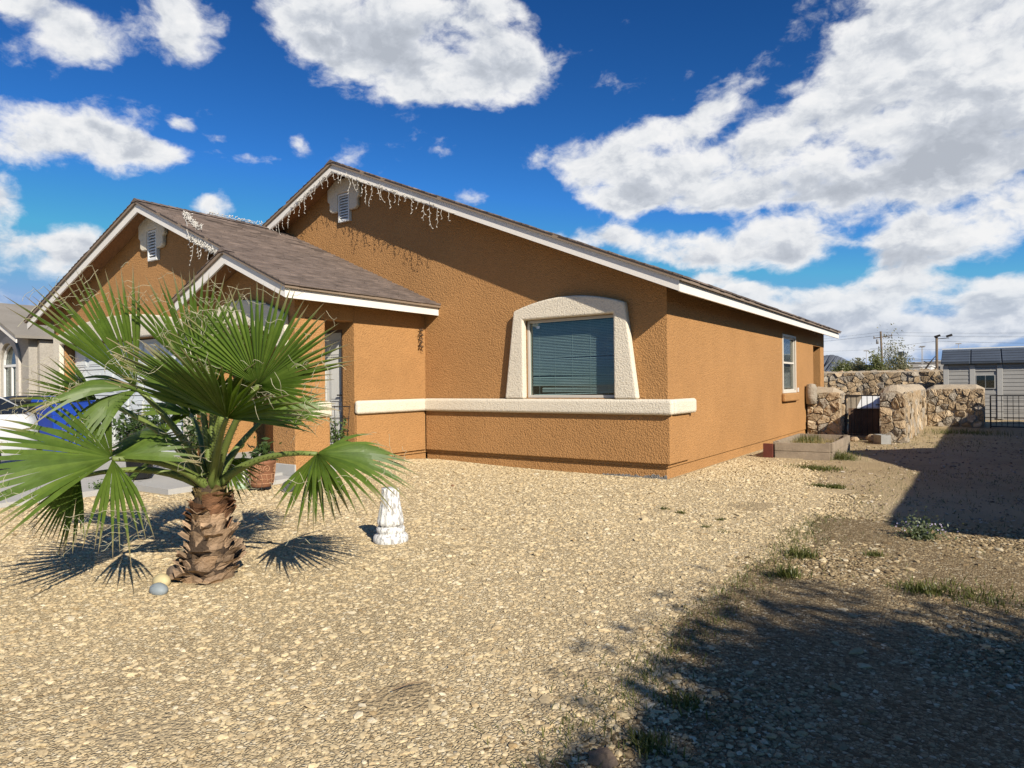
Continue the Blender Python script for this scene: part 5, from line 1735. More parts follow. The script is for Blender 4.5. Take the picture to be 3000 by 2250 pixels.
# hollow block, loose stones and a brick by the gate
CB = np.array([1.80, 7.55, 0.0])
t = thing('concrete_block', 'grey hollow concrete block lying by the gate', 'concrete block', tuple(CB), 0.5)
M_CMU = mat('grey_concrete_block', (0.33, 0.32, 0.29), 0.95, 0.15, 10, 0.6, 80, 3, 0.006)
slab(rect(-0.10, 0.10, -0.2, 0.2), [rect(-0.07, 0.07, -0.165, -0.02), rect(-0.07, 0.07, 0.02, 0.165)], lambda u_, v, d: (u_, v, 0.2 - d), 0.0, 0.19, 'block', M_CMU, t)
rock('rough_stone', 'round tan stone beside the concrete block at the gate', (1.60, 7.75, 0.09), (0.13, 0.10, 0.10), M_STONES[0], 31, n=10, k=6, jit=0.14)
b = MB((1.78, 8.0, 0.0)); b.box(1.73, 1.83, 7.98, 8.04, 0.0, 0.22)
o = b.build('brick', mat('red_brick', (0.33, 0.15, 0.085), 0.9, 0.15, 15)); o.location = (1.78, 8.0, 0.0)
tag(o, 'single reddish brick standing upright behind the concrete block', 'brick')
rock('rough_stone', 'small brown stone on the dirt in front of the gate', (1.22, 7.9, 0.05), (0.10, 0.07, 0.06), M_STONES[1], 33, n=9, k=6, jit=0.16)

# grey resin shed
SH = np.array([2.48, 19.0, 0.0])
t = thing('storage_shed', 'grey plastic storage shed with horizontal siding and dark blue roof', 'shed', tuple(SH))
M_SHED = mat('grey_resin', (0.34, 0.325, 0.295), 0.6, 0.08, 2)
M_SHED2 = mat('light_grey_resin', (0.42, 0.405, 0.37), 0.6, 0.08, 2)
M_SROOF = mat('slate_blue_roof', (0.07, 0.085, 0.108), 0.7, 0.15, 2, 0.4, 40, 2, 0.005)
x0, x1 = 2.50, 6.6
b = MB(SH); b.box(x0 + 0.02, x1 - 0.02, 19.03, 21.3, 0.0, 1.90); b.build('wall', M_SHED, t)
posts = [2.50, 3.26, 4.02, 4.90, 5.78, 6.54]
for k, x in enumerate(posts):
    b = MB(SH); b.box(x, x + 0.16, 18.985, 19.029, 0.04, 1.88); b.build('post', M_SHED2, t, bev=0.008, seg=1)
for k in range(len(posts) - 1):
    xa, xb = posts[k] + 0.165, posts[k + 1] - 0.005
    z = 0.1
    while z < 1.84:
        if not (k == 1 and 0.98 < z < 1.58):
            b = MB(SH)
            b.add([(xa, 19.002, z), (xb, 19.002, z), (xb, 19.028, z), (xa, 19.028, z), (xa, 19.012, z + 0.115), (xb, 19.012, z + 0.115), (xb, 19.028, z + 0.115), (xa, 19.028, z + 0.115)], SHF)
            b.build('siding_board', M_SHED, t, fix=True)
        z += 0.13
wx0, wx1 = 3.43, 3.98
pl = [(wx0, 1.06)] + arc(wx0, wx1, 1.52, 0.05, 8) + [(wx1, 1.06)]
slab(pl, [], XZ(18.99), 0.0, 0.035, 'window', M_SHED2, t)
wn = [o_ for o_ in t.children if o_.name.startswith('window')][0]
wn.location = tuple(-SH)
for (a, c) in ((wx0 + 0.03, (wx0 + wx1) / 2 - 0.012), ((wx0 + wx1) / 2 + 0.012, wx1 - 0.03)):
    b = MB((0, 0, 0)); b.box(a, c, 18.978, 18.988, 1.09, 1.51); b.build('pane', M_GLASS2, wn)
    b = MB((0, 0, 0)); b.box(a, c, 18.9885, 18.9895, 1.09, 1.51); b.build('dark_backing', M_DARK, wn)
for k in range(5):
    xa = x0 - 0.06 + k * 0.86
    b = MB(SH)
    b.add([(xa, 18.86, 1.90), (xa + 0.85, 18.86, 1.90), (xa + 0.85, 20.15, 2.42), (xa, 20.15, 2.42), (xa, 18.84, 1.98), (xa + 0.85, 18.84, 1.98), (xa + 0.85, 20.15, 2.47), (xa, 20.15, 2.47)], SHF)
    rp = b.build('roof_panel', M_SROOF, t, bev=0.02, seg=1)
    for j in range(5):
        b = MB(SH); f0 = (j + 0.0) / 5.2; y_, z_ = 18.84 + 1.31 * f0, 1.985 + 0.49 * f0
        b.add([(xa + 0.02, y_, z_ + 0.004), (xa + 0.83, y_, z_ + 0.004), (xa + 0.83, y_ + 0.235, z_ + 0.09), (xa + 0.02, y_ + 0.235, z_ + 0.09),
               (xa + 0.02, y_, z_ + 0.022), (xa + 0.83, y_, z_ + 0.022), (xa + 0.83, y_ + 0.235, z_ + 0.094), (xa + 0.02, y_ + 0.235, z_ + 0.094)], SHF)
        b.build('shingle', M_SROOF, rp)
b = MB(SH)
b.add([(x0 - 0.06, 20.16, 2.40), (x1 + 0.06, 20.16, 2.40), (x1 + 0.06, 21.45, 1.92), (x0 - 0.06, 21.45, 1.92), (x0 - 0.06, 20.16, 2.46), (x1 + 0.06, 20.16, 2.46), (x1 + 0.06, 21.45, 1.98), (x0 - 0.06, 21.45, 1.98)], SHF)
b.build('roof_panel', M_SROOF, t)
b = MB(SH); b.box(x0 - 0.07, x1 + 0.07, 20.08, 20.24, 2.475, 2.515); b.build('ridge_cap', M_WHITE, t)

# ================================================================== WEEDS ON THE RIGHT
rgw = np.random.default_rng(21)
def tuft(name, label, px, py, r, h, n, m=M_GRASS, w=0.004, lean=0.5):
    q_ = bp(px, py, 2, 0.02)
    o_ = np.array([q_[0], q_[1], 0.01])
    Q = blades(n, lambda: (o_[0] + rgw.normal(0, r), o_[1] + rgw.normal(0, r * 0.8), 0.008), h, rgw, lean, w)
    ob = quads(name, Q - o_, m); ob.location = tuple(o_)
    return tag(ob, label, 'weed', 'weeds in the side yard', kind='stuff' if False else None)
tuft('grass_tuft', 'green grass tuft at the edge of the tree shade, upper right of the dark gravel', 2700, 1735, 0.07, 0.06, 300)
tuft('grass_tuft', 'wide green grass patch in the tree shade near the right edge', 2850, 1752, 0.16, 0.06, 420)
tuft('grass_tuft', 'thin green grass along the gravel border in the sun', 2352, 1630, 0.06, 0.07, 200)
tuft('grass_tuft', 'grass tuft on the gravel border where the tree shade begins', 2310, 1690, 0.05, 0.08, 160)
tuft('grass_tuft', 'dark green grass clump at the bottom of the gravel border', 1900, 2190, 0.045, 0.05, 200)
tuft('grass_tuft', 'faint grass growing along the shaded gravel border', 1990, 2060, 0.045, 0.045, 160)
tuft('grass_tuft', 'tiny green tuft in the sunny dirt left of the flowering weed', 2560, 1628, 0.035, 0.05, 110)
tuft('grass_tuft', 'sparse weeds at the foot of the low stone wall', 2750, 1245, 0.22, 0.14, 260)
tuft('grass_tuft', 'green weeds in the shade beside the wide mesh gate', 2830, 1270, 0.45, 0.12, 500)
tuft('grass_tuft', 'bright green weed patch in the gravel before the planter bed', 2390, 1372, 0.18, 0.05, 480, w=0.006, lean=1.0)
tuft('grass_tuft', 'small green patch on the dirt below the planter bed', 2442, 1428, 0.07, 0.045, 220, w=0.007, lean=1.0)
tuft('grass_tuft', 'smaller green patch left of the one below the planter bed', 2398, 1424, 0.05, 0.04, 140, w=0.007, lean=1.0)
tuft('grass_tuft', 'weeds hugging the right corner of the planter bed', 2462, 1345, 0.14, 0.14, 420)
for i, (px, py) in enumerate(((1945, 1490), (1995, 1502), (2112, 1523), (2120, 1560), (2068, 1545))):
    tuft('seedling', ['tiny weed in the gravel, farthest left of the scattered ones', 'tiny weed in the gravel, second from the left', 'tiny weed in the gravel, topmost right of the group', 'tiny weed in the gravel, lowest right of the group', 'tiny dark weed in the gravel amid the group'][i], px, py, 0.022, 0.03, 60, w=0.004, lean=1.0)
q = bp(2702, 1585, 2, 0.0)
t = shrub('flowering_weed', 'low flowering weed at the front corner of the house shadow', 'weed', (q[0], q[1], 0.0), 0.20, 0.13, 900, 0.016, leaf_mat('grey_green_leaf', (0.10, 0.13, 0.06), (0.17, 0.19, 0.10), trans=0.25), seed=17, stems=16)
Cc = np.array([(rgw.normal(0, 0.12), rgw.normal(0, 0.09), rgw.uniform(0.09, 0.15)) for _ in range(60)])
quads('flowers', leaf_quads(Cc, 0.009, rgw, 0.9), mat('pale_violet_petal', (0.50, 0.42, 0.55), 0.7), t)
Q = blades(2600, lambda: (edge_x(0) + rgw.normal(0.0, 0.10) + 0.02, rgw.uniform(-7.6, -1.6), 0.02), 0.035, rgw, 0.9, 0.0025)
Q2 = blades(1800, lambda: (rgw.uniform(2.3, 4.2), rgw.uniform(-4.0, 3.0), 0.01), 0.03, rgw, 1.0, 0.003)
Q3 = blades(700, lambda: (rgw.uniform(1.2, 3.6), rgw.uniform(5.5, 13.0), 0.01), 0.05, rgw, 1.0, 0.004)
tag(quads('sparse_grass', np.concatenate([Q, Q2, Q3]), M_GRASS), 'sparse short grass sprouting on the dirt and along the gravel border', 'grass', kind='stuff')
# a few dry twigs
for i, (px, py, ln, an, lb) in enumerate(((1200, 2010, 0.16, 0.5, 'thin dry twig on the sunny gravel'), (2290, 1870, 0.30, 0.1, 'long curved dry twig in the shaded gravel'), (2100, 2165, 0.18, 0.9, 'short dry twig near the bottom edge of the shade'))):
    q = bp(px, py, 2, 0.04); d = RGT * math.cos(an) + FWD * math.sin(an)
    b = MB(q); b.tube([q - d * ln / 2, q + UPV * 0.012, q + d * ln / 2 + UPV * 0.004], [0.003, 0.003, 0.0015], 5)
    o = b.build('dry_twig', mat('dry_twig', (0.25, 0.17, 0.10), 0.9)); o.location = tuple(q)
    tag(o, lb, 'twig')
q = bp(1765, 2225, 2, 0.03)
rock('rough_stone', 'rough brown rock at the bottom edge of the gravel', (q[0], q[1], 0.03), (0.055, 0.045, 0.035), mat('brown_stone'), 41, n=9, k=6, jit=0.22)

# ================================================================== NEIGHBOUR ON THE LEFT, CAR AND BINS
NB = np.array([-17.5, -2.0, 0.0])
t = thing('stucco_house', 'grey stucco neighbouring house with an arched window at the left edge', 'house', tuple(NB))
def nslab(*a, **k):
    o_ = slab(*a, **k); o_.location = tuple(-NB); return o_
nslab(rect(-30.0, -14.6, -0.2, 2.66), [], XZ(-1.65), 0.0, 0.2, 'wall', M_GREYST, t)
NG = -2.55
ag, zg = -19.4, 3.85
an_ = [(-22.3, -0.2), (-22.3, 2.6), (ag, zg - 0.08), (-16.75, 2.72), (-16.75, -0.2)]
wcx = -18.05
def arch_loop(cx_, hw, z0, zs):
    return [(cx_ - hw, z0), (cx_ + hw, z0)] + [(cx_ + hw * math.cos(k * math.pi / 10), zs + hw * math.sin(k * math.pi / 10)) for k in range(11)]
nslab(an_, [arch_loop(wcx, 0.62, 0.85, 1.95)], XZ(NG), 0.0, 0.2, 'wall', M_GREYST, t)
ol = [(wcx - 0.82, 0.80), (wcx - 0.82, 1.95)] + [(wcx - 0.82 * math.cos(k * math.pi / 12), 1.95 + 0.82 * math.sin(k * math.pi / 12)) for k in range(1, 12)] + [(wcx + 0.82, 1.95), (wcx + 0.82, 0.80), (wcx + 0.62, 0.80), (wcx + 0.62, 1.95)] + \
     [(wcx + 0.62 * math.cos(k * math.pi / 12), 1.95 + 0.62 * math.sin(k * math.pi / 12)) for k in range(1, 12)] + [(wcx - 0.62, 1.95), (wcx - 0.62, 0.80)]
nslab(ol, [], XZ(NG - 0.07), 0.0, 0.069, 'window_surround', stucco('pale_grey_stucco', (0.56, 0.51, 0.44), 0.6, 30, 0.008), t, bev=0.015)
w_ = nslab(arch_loop(wcx, 0.61, 0.86, 1.95), [arch_loop(wcx, 0.55, 0.92, 1.95)], XZ(NG + 0.03), 0.0, 0.05, 'window', M_WHITE, t)
for (nm, bx_) in (('mullion', (wcx - 0.025, wcx + 0.025, 0.92, 1.90)), ('transom', (wcx - 0.549, wcx + 0.549, 1.91, 1.98))):
    b = MB(); b.box(bx_[0], bx_[1], NG + 0.031, NG + 0.075, bx_[2], bx_[3]); b.build(nm, M_WHITE, w_)
b = slab(arch_loop(wcx, 0.555, 0.90, 1.95), [], XZ(NG + 0.082), 0.0, 0.006, 'pane', M_GLASS2, w_)
b = slab(arch_loop(wcx, 0.60, 0.88, 1.95), [], XZ(NG + 0.14), 0.0, 0.01, 'curtain', mat('grey_curtain', (0.18, 0.18, 0.17), 0.9), w_)
def nroof(pts, m=M_SHING2, th=0.07):
    o_ = roof_plate('roof', pts, m, th, t); o_.location = tuple(-NB); return o_
ny0, nyr, nzr = -2.05, 4.0, 5.55
n0 = nroof([(-30.4, ny0, 2.70), (-14.2, ny0, 2.70), (-14.2, nyr, nzr), (-30.4, nyr, nzr)])
n1_ = nroof([(-30.4, nyr + 0.01, nzr), (-14.2, nyr + 0.01, nzr), (-14.2, 10.0, 2.70), (-30.4, 10.0, 2.70)])
t.location = (NB[0] - 0.6, NB[1] + 0.95, NB[2] + 0.10)
# courses on the slope in view
rg = random.Random(8)
b = MB()
sl = (nzr - 2.70) / (nyr - ny0)
y = ny0 - 0.02
while y < nyr:
    x = -22.5
    zz = 2.70 + sl * (y - ny0)
    while x < -14.2:
        w = rg.uniform(0.25, 0.5)
        b.add([(x, y, zz - 0.022), (min(x + w, -14.2), y, zz - 0.022), (min(x + w, -14.2), y + 0.18, zz + sl * 0.18 - 0.021), (x, y + 0.18, zz + sl * 0.18 - 0.021),
               (x, y, zz + 0.003), (min(x + w, -14.2), y, zz + 0.003), (min(x + w, -14.2), y + 0.18, zz + sl * 0.18 - 0.019), (x, y + 0.18, zz + sl * 0.18 - 0.019)], SHF)
        x += w + 0.004
    y += 0.145
tag(b.build('shingles', M_SHING2, n0), kind='stuff')
nr = nroof([(ag, NG - 0.4, zg), (-16.45, NG - 0.4, 2.72), (-16.45, 0.4, 2.72), (ag, 0.4, zg)])
nl = nroof([(-22.7, NG - 0.4, 2.5), (ag - 0.004, NG - 0.4, zg), (ag - 0.004, 0.4, zg), (-22.7, 0.4, 2.5)])
for (pts_) in ([(-16.5, 2.74), (ag + 0.002, zg)], [(ag - 0.002, zg), (-22.6, 2.54)]):
    poly = [(x_, z_ - 0.075) for x_, z_ in pts_] + [(x_, z_ - 0.24) for x_, z_ in reversed(pts_)]
    nslab(poly, [], XZ(NG - 0.37), 0.0, 0.03, 'fascia', M_FASCIA, t)
b = MB(NB); b.box(-16.44, -14.25, ny0 + 0.03, ny0 + 0.06, 2.47, 2.63); b.build('fascia', M_FASCIA, t)
b = MB(NB); b.box(-14.75, -14.6, -1.45, 9.6, -0.2, 2.7); b.build('wall', M_GREYST, t)
b = MB(NB); b.box(-16.75, -16.6, NG + 0.201, -1.66, -0.2, 2.6); b.build('wall', M_GREYST, t)

# white car on the driveway, tail towards the garage
CR = np.array([-9.1, -6.8, 0.06])
t = thing('car', 'white hatchback parked on the driveway at the left edge, tail to the garage', 'car', tuple(CR), math.pi)
M_CARW = mat('white_car_paint', (0.72, 0.73, 0.73), 0.25, 0.02, 1, spec=0.5, coat=0.6)
M_TYRE = mat('tyre_rubber', (0.025, 0.025, 0.026), 0.8)
M_RIM = mat('alloy_rim', (0.45, 0.45, 0.46), 0.3, metal=0.8)
M_CGL = mat('car_glass', (0.015, 0.018, 0.022), 0.06, spec=0.7)
secs = [  # y, half width low, half width belt, z low, z belt, z shoulder
    (-2.25, 0.66, 0.70, 0.35, 0.80, 0.92), (-2.05, 0.82, 0.82, 0.26, 0.88, 1.00), (-1.4, 0.88, 0.88, 0.22, 0.90, 1.00), (-0.6, 0.89, 0.89, 0.20, 0.90, 0.97),
    (0.4, 0.89, 0.89, 0.20, 0.88, 0.95), (1.0, 0.88, 0.87, 0.20, 0.84, 0.93), (1.6, 0.86, 0.84, 0.22, 0.76, 0.86), (2.0, 0.80, 0.76, 0.25, 0.66, 0.76), (2.22, 0.62, 0.60, 0.32, 0.56, 0.62)]
V, F = [], []
for (y, wl, wb, zl, zb, zs) in secs:
    V += [(-wl * 0.92, y, zl), (-wl, y, zl + 0.15), (-wb, y, zb - 0.1), (-wb * 0.96, y, zb), (-wb * 0.8, y, zs), (0, y, zs + 0.02),
          (wb * 0.8, y, zs), (wb * 0.96, y, zb), (wb, y, zb - 0.1), (wl, y, zl + 0.15), (wl * 0.92, y, zl)]
n = 11
F = [(i * n + k, i * n + k + 1, (i + 1) * n + k + 1, (i + 1) * n + k) for i in range(len(secs) - 1) for k in range(n - 1)]
F += [(i * n + n - 1, i * n, (i + 1) * n, (i + 1) * n + n - 1) for i in range(len(secs) - 1)]
F += [tuple(range(n)), tuple((len(secs) - 1) * n + k for k in range(n))]
b = MB(); b.add(V, F, True)
body = b.build('body', M_CARW, t)
cab = [(-2.08, 0.70, 0.97), (-1.50, 0.62, 1.36), (-0.5, 0.60, 1.43), (0.05, 0.60, 1.37), (1.02, 0.72, 0.94)]
V = []
for (y, w, z) in cab: V += [(-w, y, z), (-w * 0.6, y, z + 0.025), (w * 0.6, y, z + 0.025), (w, y, z)]
V2 = [(-0.76, -2.12, 0.955), (-0.80, -1.1, 0.955), (-0.82, -0.4, 0.945), (-0.82, 0.2, 0.935), (-0.80, 1.10, 0.915)]
roofi = [(i * 4 + k, i * 4 + k + 1, (i + 1) * 4 + k + 1, (i + 1) * 4 + k) for i in (1, 2) for k in range(3)]
b = MB(); b.add(V, roofi, True)
b.build('roof', M_CARW, t, fix=True)
for (nm, i) in (('rear_window', 0), ('windshield', 3)):
    b = MB(); b.add(V, [(i * 4 + k, i * 4 + k + 1, (i + 1) * 4 + k + 1, (i + 1) * 4 + k) for k in range(3)], True); b.build(nm, M_CGL, t)
for sg in (-1, 1):
    S = [(sg * abs(p[0]), p[1], p[2]) for p in V2]
    R_ = [(sg * c_[1], c_[0], c_[2]) for c_ in cab]
    b = MB(); b.add(S + R_, [(i, i + 1, 5 + i + 1, 5 + i) for i in range(4)], False); b.build('side_window', M_CGL, t)
    b = MB(); b.tube([R_[i] for i in range(5)], [0.03, 0.028, 0.025, 0.03, 0.036], 6); b.build('roof_rail', M_CARW, t)
    b = MB(); b.tube([(sg * 0.815, -0.42, 0.94), (sg * 0.61, -0.5, 1.42)], 0.022, 6); b.build('door_pillar', M_CARW, t)
    b = MB(); b.ellipsoid((sg * 0.98, 0.72, 0.98), (0.10, 0.06, 0.07), 10, 7); b.build('side_mirror', M_CARW, t)
    b = MB(); b.ellipsoid((sg * 0.62, 2.05, 0.66), (0.16, 0.10, 0.07), 10, 7); b.build('headlight', mat('headlight_lens', (0.6, 0.62, 0.64), 0.1, spec=0.6), t)
    for y in (-1.40, 1.38):
        tv, tf = [], []
        for (r, x) in ((0.20, 0.90), (0.30, 0.905), (0.32, 0.87), (0.32, 0.73), (0.2, 0.71)):
            for k in range(20):
                a_ = 2 * math.pi * k / 20; tv.append((sg * x, y + r * math.cos(a_), 0.32 + r * math.sin(a_)))
        tf = [(i * 20 + k, i * 20 + (k + 1) % 20, (i + 1) * 20 + (k + 1) % 20, (i + 1) * 20 + k) for i in range(4) for k in range(20)]
        b = MB(); b.add(tv, tf, True); wh = b.build('wheel', M_TYRE, t)
        rv = [(sg * x, y + r * math.cos(2 * math.pi * k / 20), 0.32 + r * math.sin(2 * math.pi * k / 20)) for (r, x) in ((0.21, 0.90), (0.17, 0.87), (0.05, 0.895), (0.001, 0.895)) for k in range(20)]
        b = MB(); b.add(rv, [(i * 20 + k, i * 20 + (k + 1) % 20, (i + 1) * 20 + (k + 1) % 20, (i + 1) * 20 + k) for i in range(3) for k in range(20)], True); b.build('rim', M_RIM, wh)

# wheeled bins by the garage
def bin_(label, c, col, lidcol, rz):
    t_ = thing('wheeled_bin', label, 'bin', c, rz)
    V = []
    for (z, w, d) in ((0.05, 0.24, 0.26), (0.5, 0.27, 0.31), (0.95, 0.30, 0.36), (1.0, 0.325, 0.385)):
        V += [(-w, -d, z), (w, -d, z), (w, d, z), (-w, d, z)]
    b_ = MB(); b_.add(V, [(i * 4 + k, i * 4 + (k + 1) % 4, (i + 1) * 4 + (k + 1) % 4, (i + 1) * 4 + k) for i in range(3) for k in range(4)] + [(3, 2, 1, 0), (12, 13, 14, 15)])
    b_.build('body', col, t_, bev=0.03)
    b_ = MB(); V = []
    for (z, s_) in ((1.003, 1.03), (1.05, 1.0), (1.10, 0.85), (1.125, 0.5)):
        V += [(-0.33 * s_, -0.40 * s_, z), (0.33 * s_, -0.40 * s_, z), (0.33 * s_, 0.40 * s_, z), (-0.33 * s_, 0.40 * s_, z)]
    b_.add(V, [(i * 4 + k, i * 4 + (k + 1) % 4, (i + 1) * 4 + (k + 1) % 4, (i + 1) * 4 + k) for i in range(3) for k in range(4)] + [(3, 2, 1, 0), (12, 13, 14, 15)])
    b_.build('lid', lidcol, t_, bev=0.015)
    b_ = MB(); b_.tube([(-0.26, 0.36, 0.98), (-0.26, 0.45, 1.0), (0.26, 0.45, 1.0), (0.26, 0.36, 0.98)], 0.016, 6); b_.build('handle', lidcol, t_)
    for sg in (-1, 1):
        b_ = MB(); b_.tube([(sg * 0.25, 0.27, 0.12), (sg * 0.31, 0.27, 0.12)], 0.12, 16, smooth=False); b_.build('wheel', M_TYRE, t_)
    return t_
M_BLUE = mat('blue_plastic', (0.012, 0.055, 0.36), 0.4, 0.1, 4)
M_BLACKP = mat('black_plastic', (0.02, 0.022, 0.024), 0.45, 0.1, 4)
bin_('blue wheeled recycling bin in front of the garage door', (-10.75, -3.30, 0.12), M_BLUE, M_BLUE, 0.1)
bin_('black wheeled rubbish bin left of the blue bin', (-12.0, -3.45, 0.12), M_BLACKP, M_BLACKP, -0.05)

# ================================================================== NEIGHBOUR ON THE RIGHT (casts the long shadow) AND THE SHADE TREE
kx, ky = SUN_DIR.x / SUN_DIR.z, SUN_DIR.y / SUN_DIR.z
ze = 2.65
EX = 2.77 + kx * ze                     # eave line from its shadow on the dirt
EY0 = -1.80 + ky * ze
NR = np.array([EX + 0.35, EY0 + 0.4, 0.0])
t = thing('stucco_house', 'neighbouring house on the right whose shadow falls across the dirt strip', 'house', tuple(NR))
XW, XE, Y0, Y1 = EX + 0.35, EX + 9.0, EY0 + 0.4, 15.6
b = MB(NR); b.box(XW, XE, Y0, Y1, -0.2, 2.62); b.build('wall', M_GREYST, t)
rdg = 0.36 * (XE + 0.35 - EX) / 2
xm_ = (EX + XE + 0.35) / 2
hy = (XE + 0.35 - EX) / 2
P_ = [(EX, EY0, ze), (XE + 0.35, EY0, ze), (XE + 0.35, Y1 + 0.4, ze), (EX, Y1 + 0.4, ze), (xm_, EY0 + hy, ze + rdg), (xm_, Y1 + 0.4 - hy, ze + rdg)]
b = MB(NR); b.add(P_, [(0, 1, 4), (1, 2, 5, 4), (2, 3, 5), (3, 0, 4, 5), (3, 2, 1, 0)])
b.build('roof', M_SHING2, t)
gb0, gb1 = 2.79 + ky * ze, 7.0 + ky * ze
gm, gz = (gb0 + gb1) / 2, ze + (gb1 - gb0) / 2 * 0.52
b = MB(NR); b.add([(EX - 0.02, gb0, ze - 0.02), (EX - 0.02, gm, gz), (EX - 0.02, gb1, ze - 0.02), (EX + 3.2, gb0, ze - 0.02), (EX + 3.2, gm, gz), (EX + 3.2, gb1, ze - 0.02)],
                  [(0, 1, 4, 3), (1, 2, 5, 4), (0, 2, 1), (3, 4, 5), (0, 3, 5, 2)])
b.build('gable_roof', M_SHING2, t)
b = MB(NR); b.box(XW - 0.04, XW - 0.001, 0.6, 1.8, 1.1, 2.2); wn = b.build('window', M_WHITE, t)
b = MB(NR); b.box(XW - 0.046, XW - 0.041, 0.66, 1.74, 1.16, 2.14); b.build('pane', M_CGL, wn)

def tree(name, label, base, trunk_h, crown_c, crown_r, nleaf, size, lm, seed, trunk_r=0.12, clumps=26, group=None, gaps=0.75, limb=7, aspect=0.5):
    rg_ = np.random.default_rng(seed)
    base = np.array(base, float); crown_c = np.array(crown_c, float); crown_r = np.array(crown_r, float)
    t_ = thing(name, label, 'tree', tuple(base), group=group)
    b_ = MB(base)
    fork = base + [0, 0, trunk_h]
    b_.tube([base, base + [0.04, 0.02, trunk_h * 0.5], fork], [trunk_r, trunk_r * 0.85, trunk_r * 0.7], 8)
    cs = []
    for k in range(clumps):
        v = rg_.normal(size=3); v /= np.linalg.norm(v)
        cs.append(crown_c + v * crown_r * rg_.uniform(0.35, 0.95))
    cs = np.array(cs)
    for k in range(min(limb, clumps)):
        e = cs[k]
        mid = fork * 0.5 + e * 0.5 + rg_.normal(0, 0.12, 3) * np.linalg.norm(crown_r) * 0.2
        b_.tube([fork - [0, 0, 0.05], mid, e], [trunk_r * 0.55, trunk_r * 0.3, trunk_r * 0.08], 5)
        for j in range(3):
            e2 = e + rg_.normal(0, 0.28, 3) * crown_r
            b_.tube([mid, (mid + e2) / 2 + rg_.normal(0, 0.05, 3), e2], [trunk_r * 0.22, trunk_r * 0.12, trunk_r * 0.04], 4)
    b_.build('trunk', mat('grey_bark', (0.13, 0.10, 0.075), 0.95, 0.25, 8, 0.7, 25, 4, 0.03), t_)
    idx = rg_.integers(0, clumps, nleaf)
    rr = rg_.uniform(0.16, 0.42, clumps)[idx][:, None]
    C_ = cs[idx] + np.clip(rg_.normal(size=(nleaf, 3)), -1.7, 1.7) * rr * crown_r * gaps
    quads('crown', leaf_quads(C_ - base, size, rg_, aspect), lm, t_)
    return t_
M_TREE1 = leaf_mat('olive_leaf', (0.11, 0.125, 0.045), (0.19, 0.195, 0.08), trans=0.25)
M_TREE2 = leaf_mat('grey_olive_leaf', (0.17, 0.165, 0.095), (0.27, 0.25, 0.15), trans=0.2)
M_TREE3 = leaf_mat('shade_tree_leaf', (0.05, 0.085, 0.02), (0.09, 0.13, 0.03), trans=0.25)
hc = 4.1
sc_ = np.array([4.45, -5.95])
cc = np.array([sc_[0] + kx * hc, sc_[1] + ky * hc, hc])
tree('shade_tree', 'leafy street tree casting the dappled shade at lower right', (cc[0] + 0.3, cc[1] - 0.3, 0.0), 2.4, cc, (1.85, 1.85, 0.75), 42000, 0.062, M_TREE3, 31, 0.14, clumps=70, gaps=0.62, limb=14)

# ================================================================== BEYOND THE REAR WALL
def far_tree(name, label, px, ytop, Yd, rpx, n, size, lm, seed, gaps=0.8, squash=1.0):
    top = bp(px, ytop, 1, Yd)
    rr = rpx / FPX * (Yd - CAM[1]) * 0.82
    base = (top[0], Yd, -0.02)
    hgt = top[2]
    cr = np.array([rr, rr, hgt * 0.42 * squash])
    return tree(name, label, base, hgt * 0.3, (top[0], Yd, hgt - cr[2] * 0.95), cr, n, size, lm, seed, 0.10, clumps=34, gaps=gaps, limb=10)
far_tree('desert_tree', 'tall sparse tree with bare twigs beside the leaning utility pole', 2612, 1000, 40.0, 46, 3600, 0.06, M_TREE2, 51, 1.0)
far_tree('desert_shrub', 'dense olive shrub below the leaning utility pole', 2565, 1040, 38.0, 34, 5200, 0.07, M_TREE1, 52)
far_tree('desert_shrub', 'grey olive shrub left of the utility pole', 2520, 1055, 39.0, 32, 5000, 0.07, M_TREE2, 53)
far_tree('desert_shrub', 'low olive shrub next to the rear corner of the orange house', 2460, 1072, 37.0, 34, 4200, 0.07, M_TREE1, 54)
far_tree('desert_shrub', 'small grey shrub right of the tall sparse tree', 2650, 1052, 42.0, 20, 1500, 0.06, M_TREE2, 55, 0.9)
far_tree('desert_shrub', 'low shrub seen between pole shrub and rear corner shrub', 2490, 1068, 41.0, 26, 3000, 0.07, M_TREE1, 56)

# bare leaning branch
p0_, p1_, p2_ = bp(2708, 1086, 1, 33.0), bp(2722, 1066, 1, 33.0), bp(2740, 1044, 1, 33.0)
b = MB((p0_[0], 33.0, 0)); b.tube([(p0_[0], 33.0, 0.0), p0_, p1_, p2_], [0.08, 0.06, 0.045, 0.02], 6); b.tube([p1_, bp(2706, 1058, 1, 33.0)], [0.035, 0.015], 5)
o = b.build('bare_branch', mat('dark_bark', (0.05, 0.04, 0.032), 0.9)); o.location = (p0_[0], 33.0, 0)
tag(o, 'bare dark forked branch leaning left of the floodlight pole', 'branch')

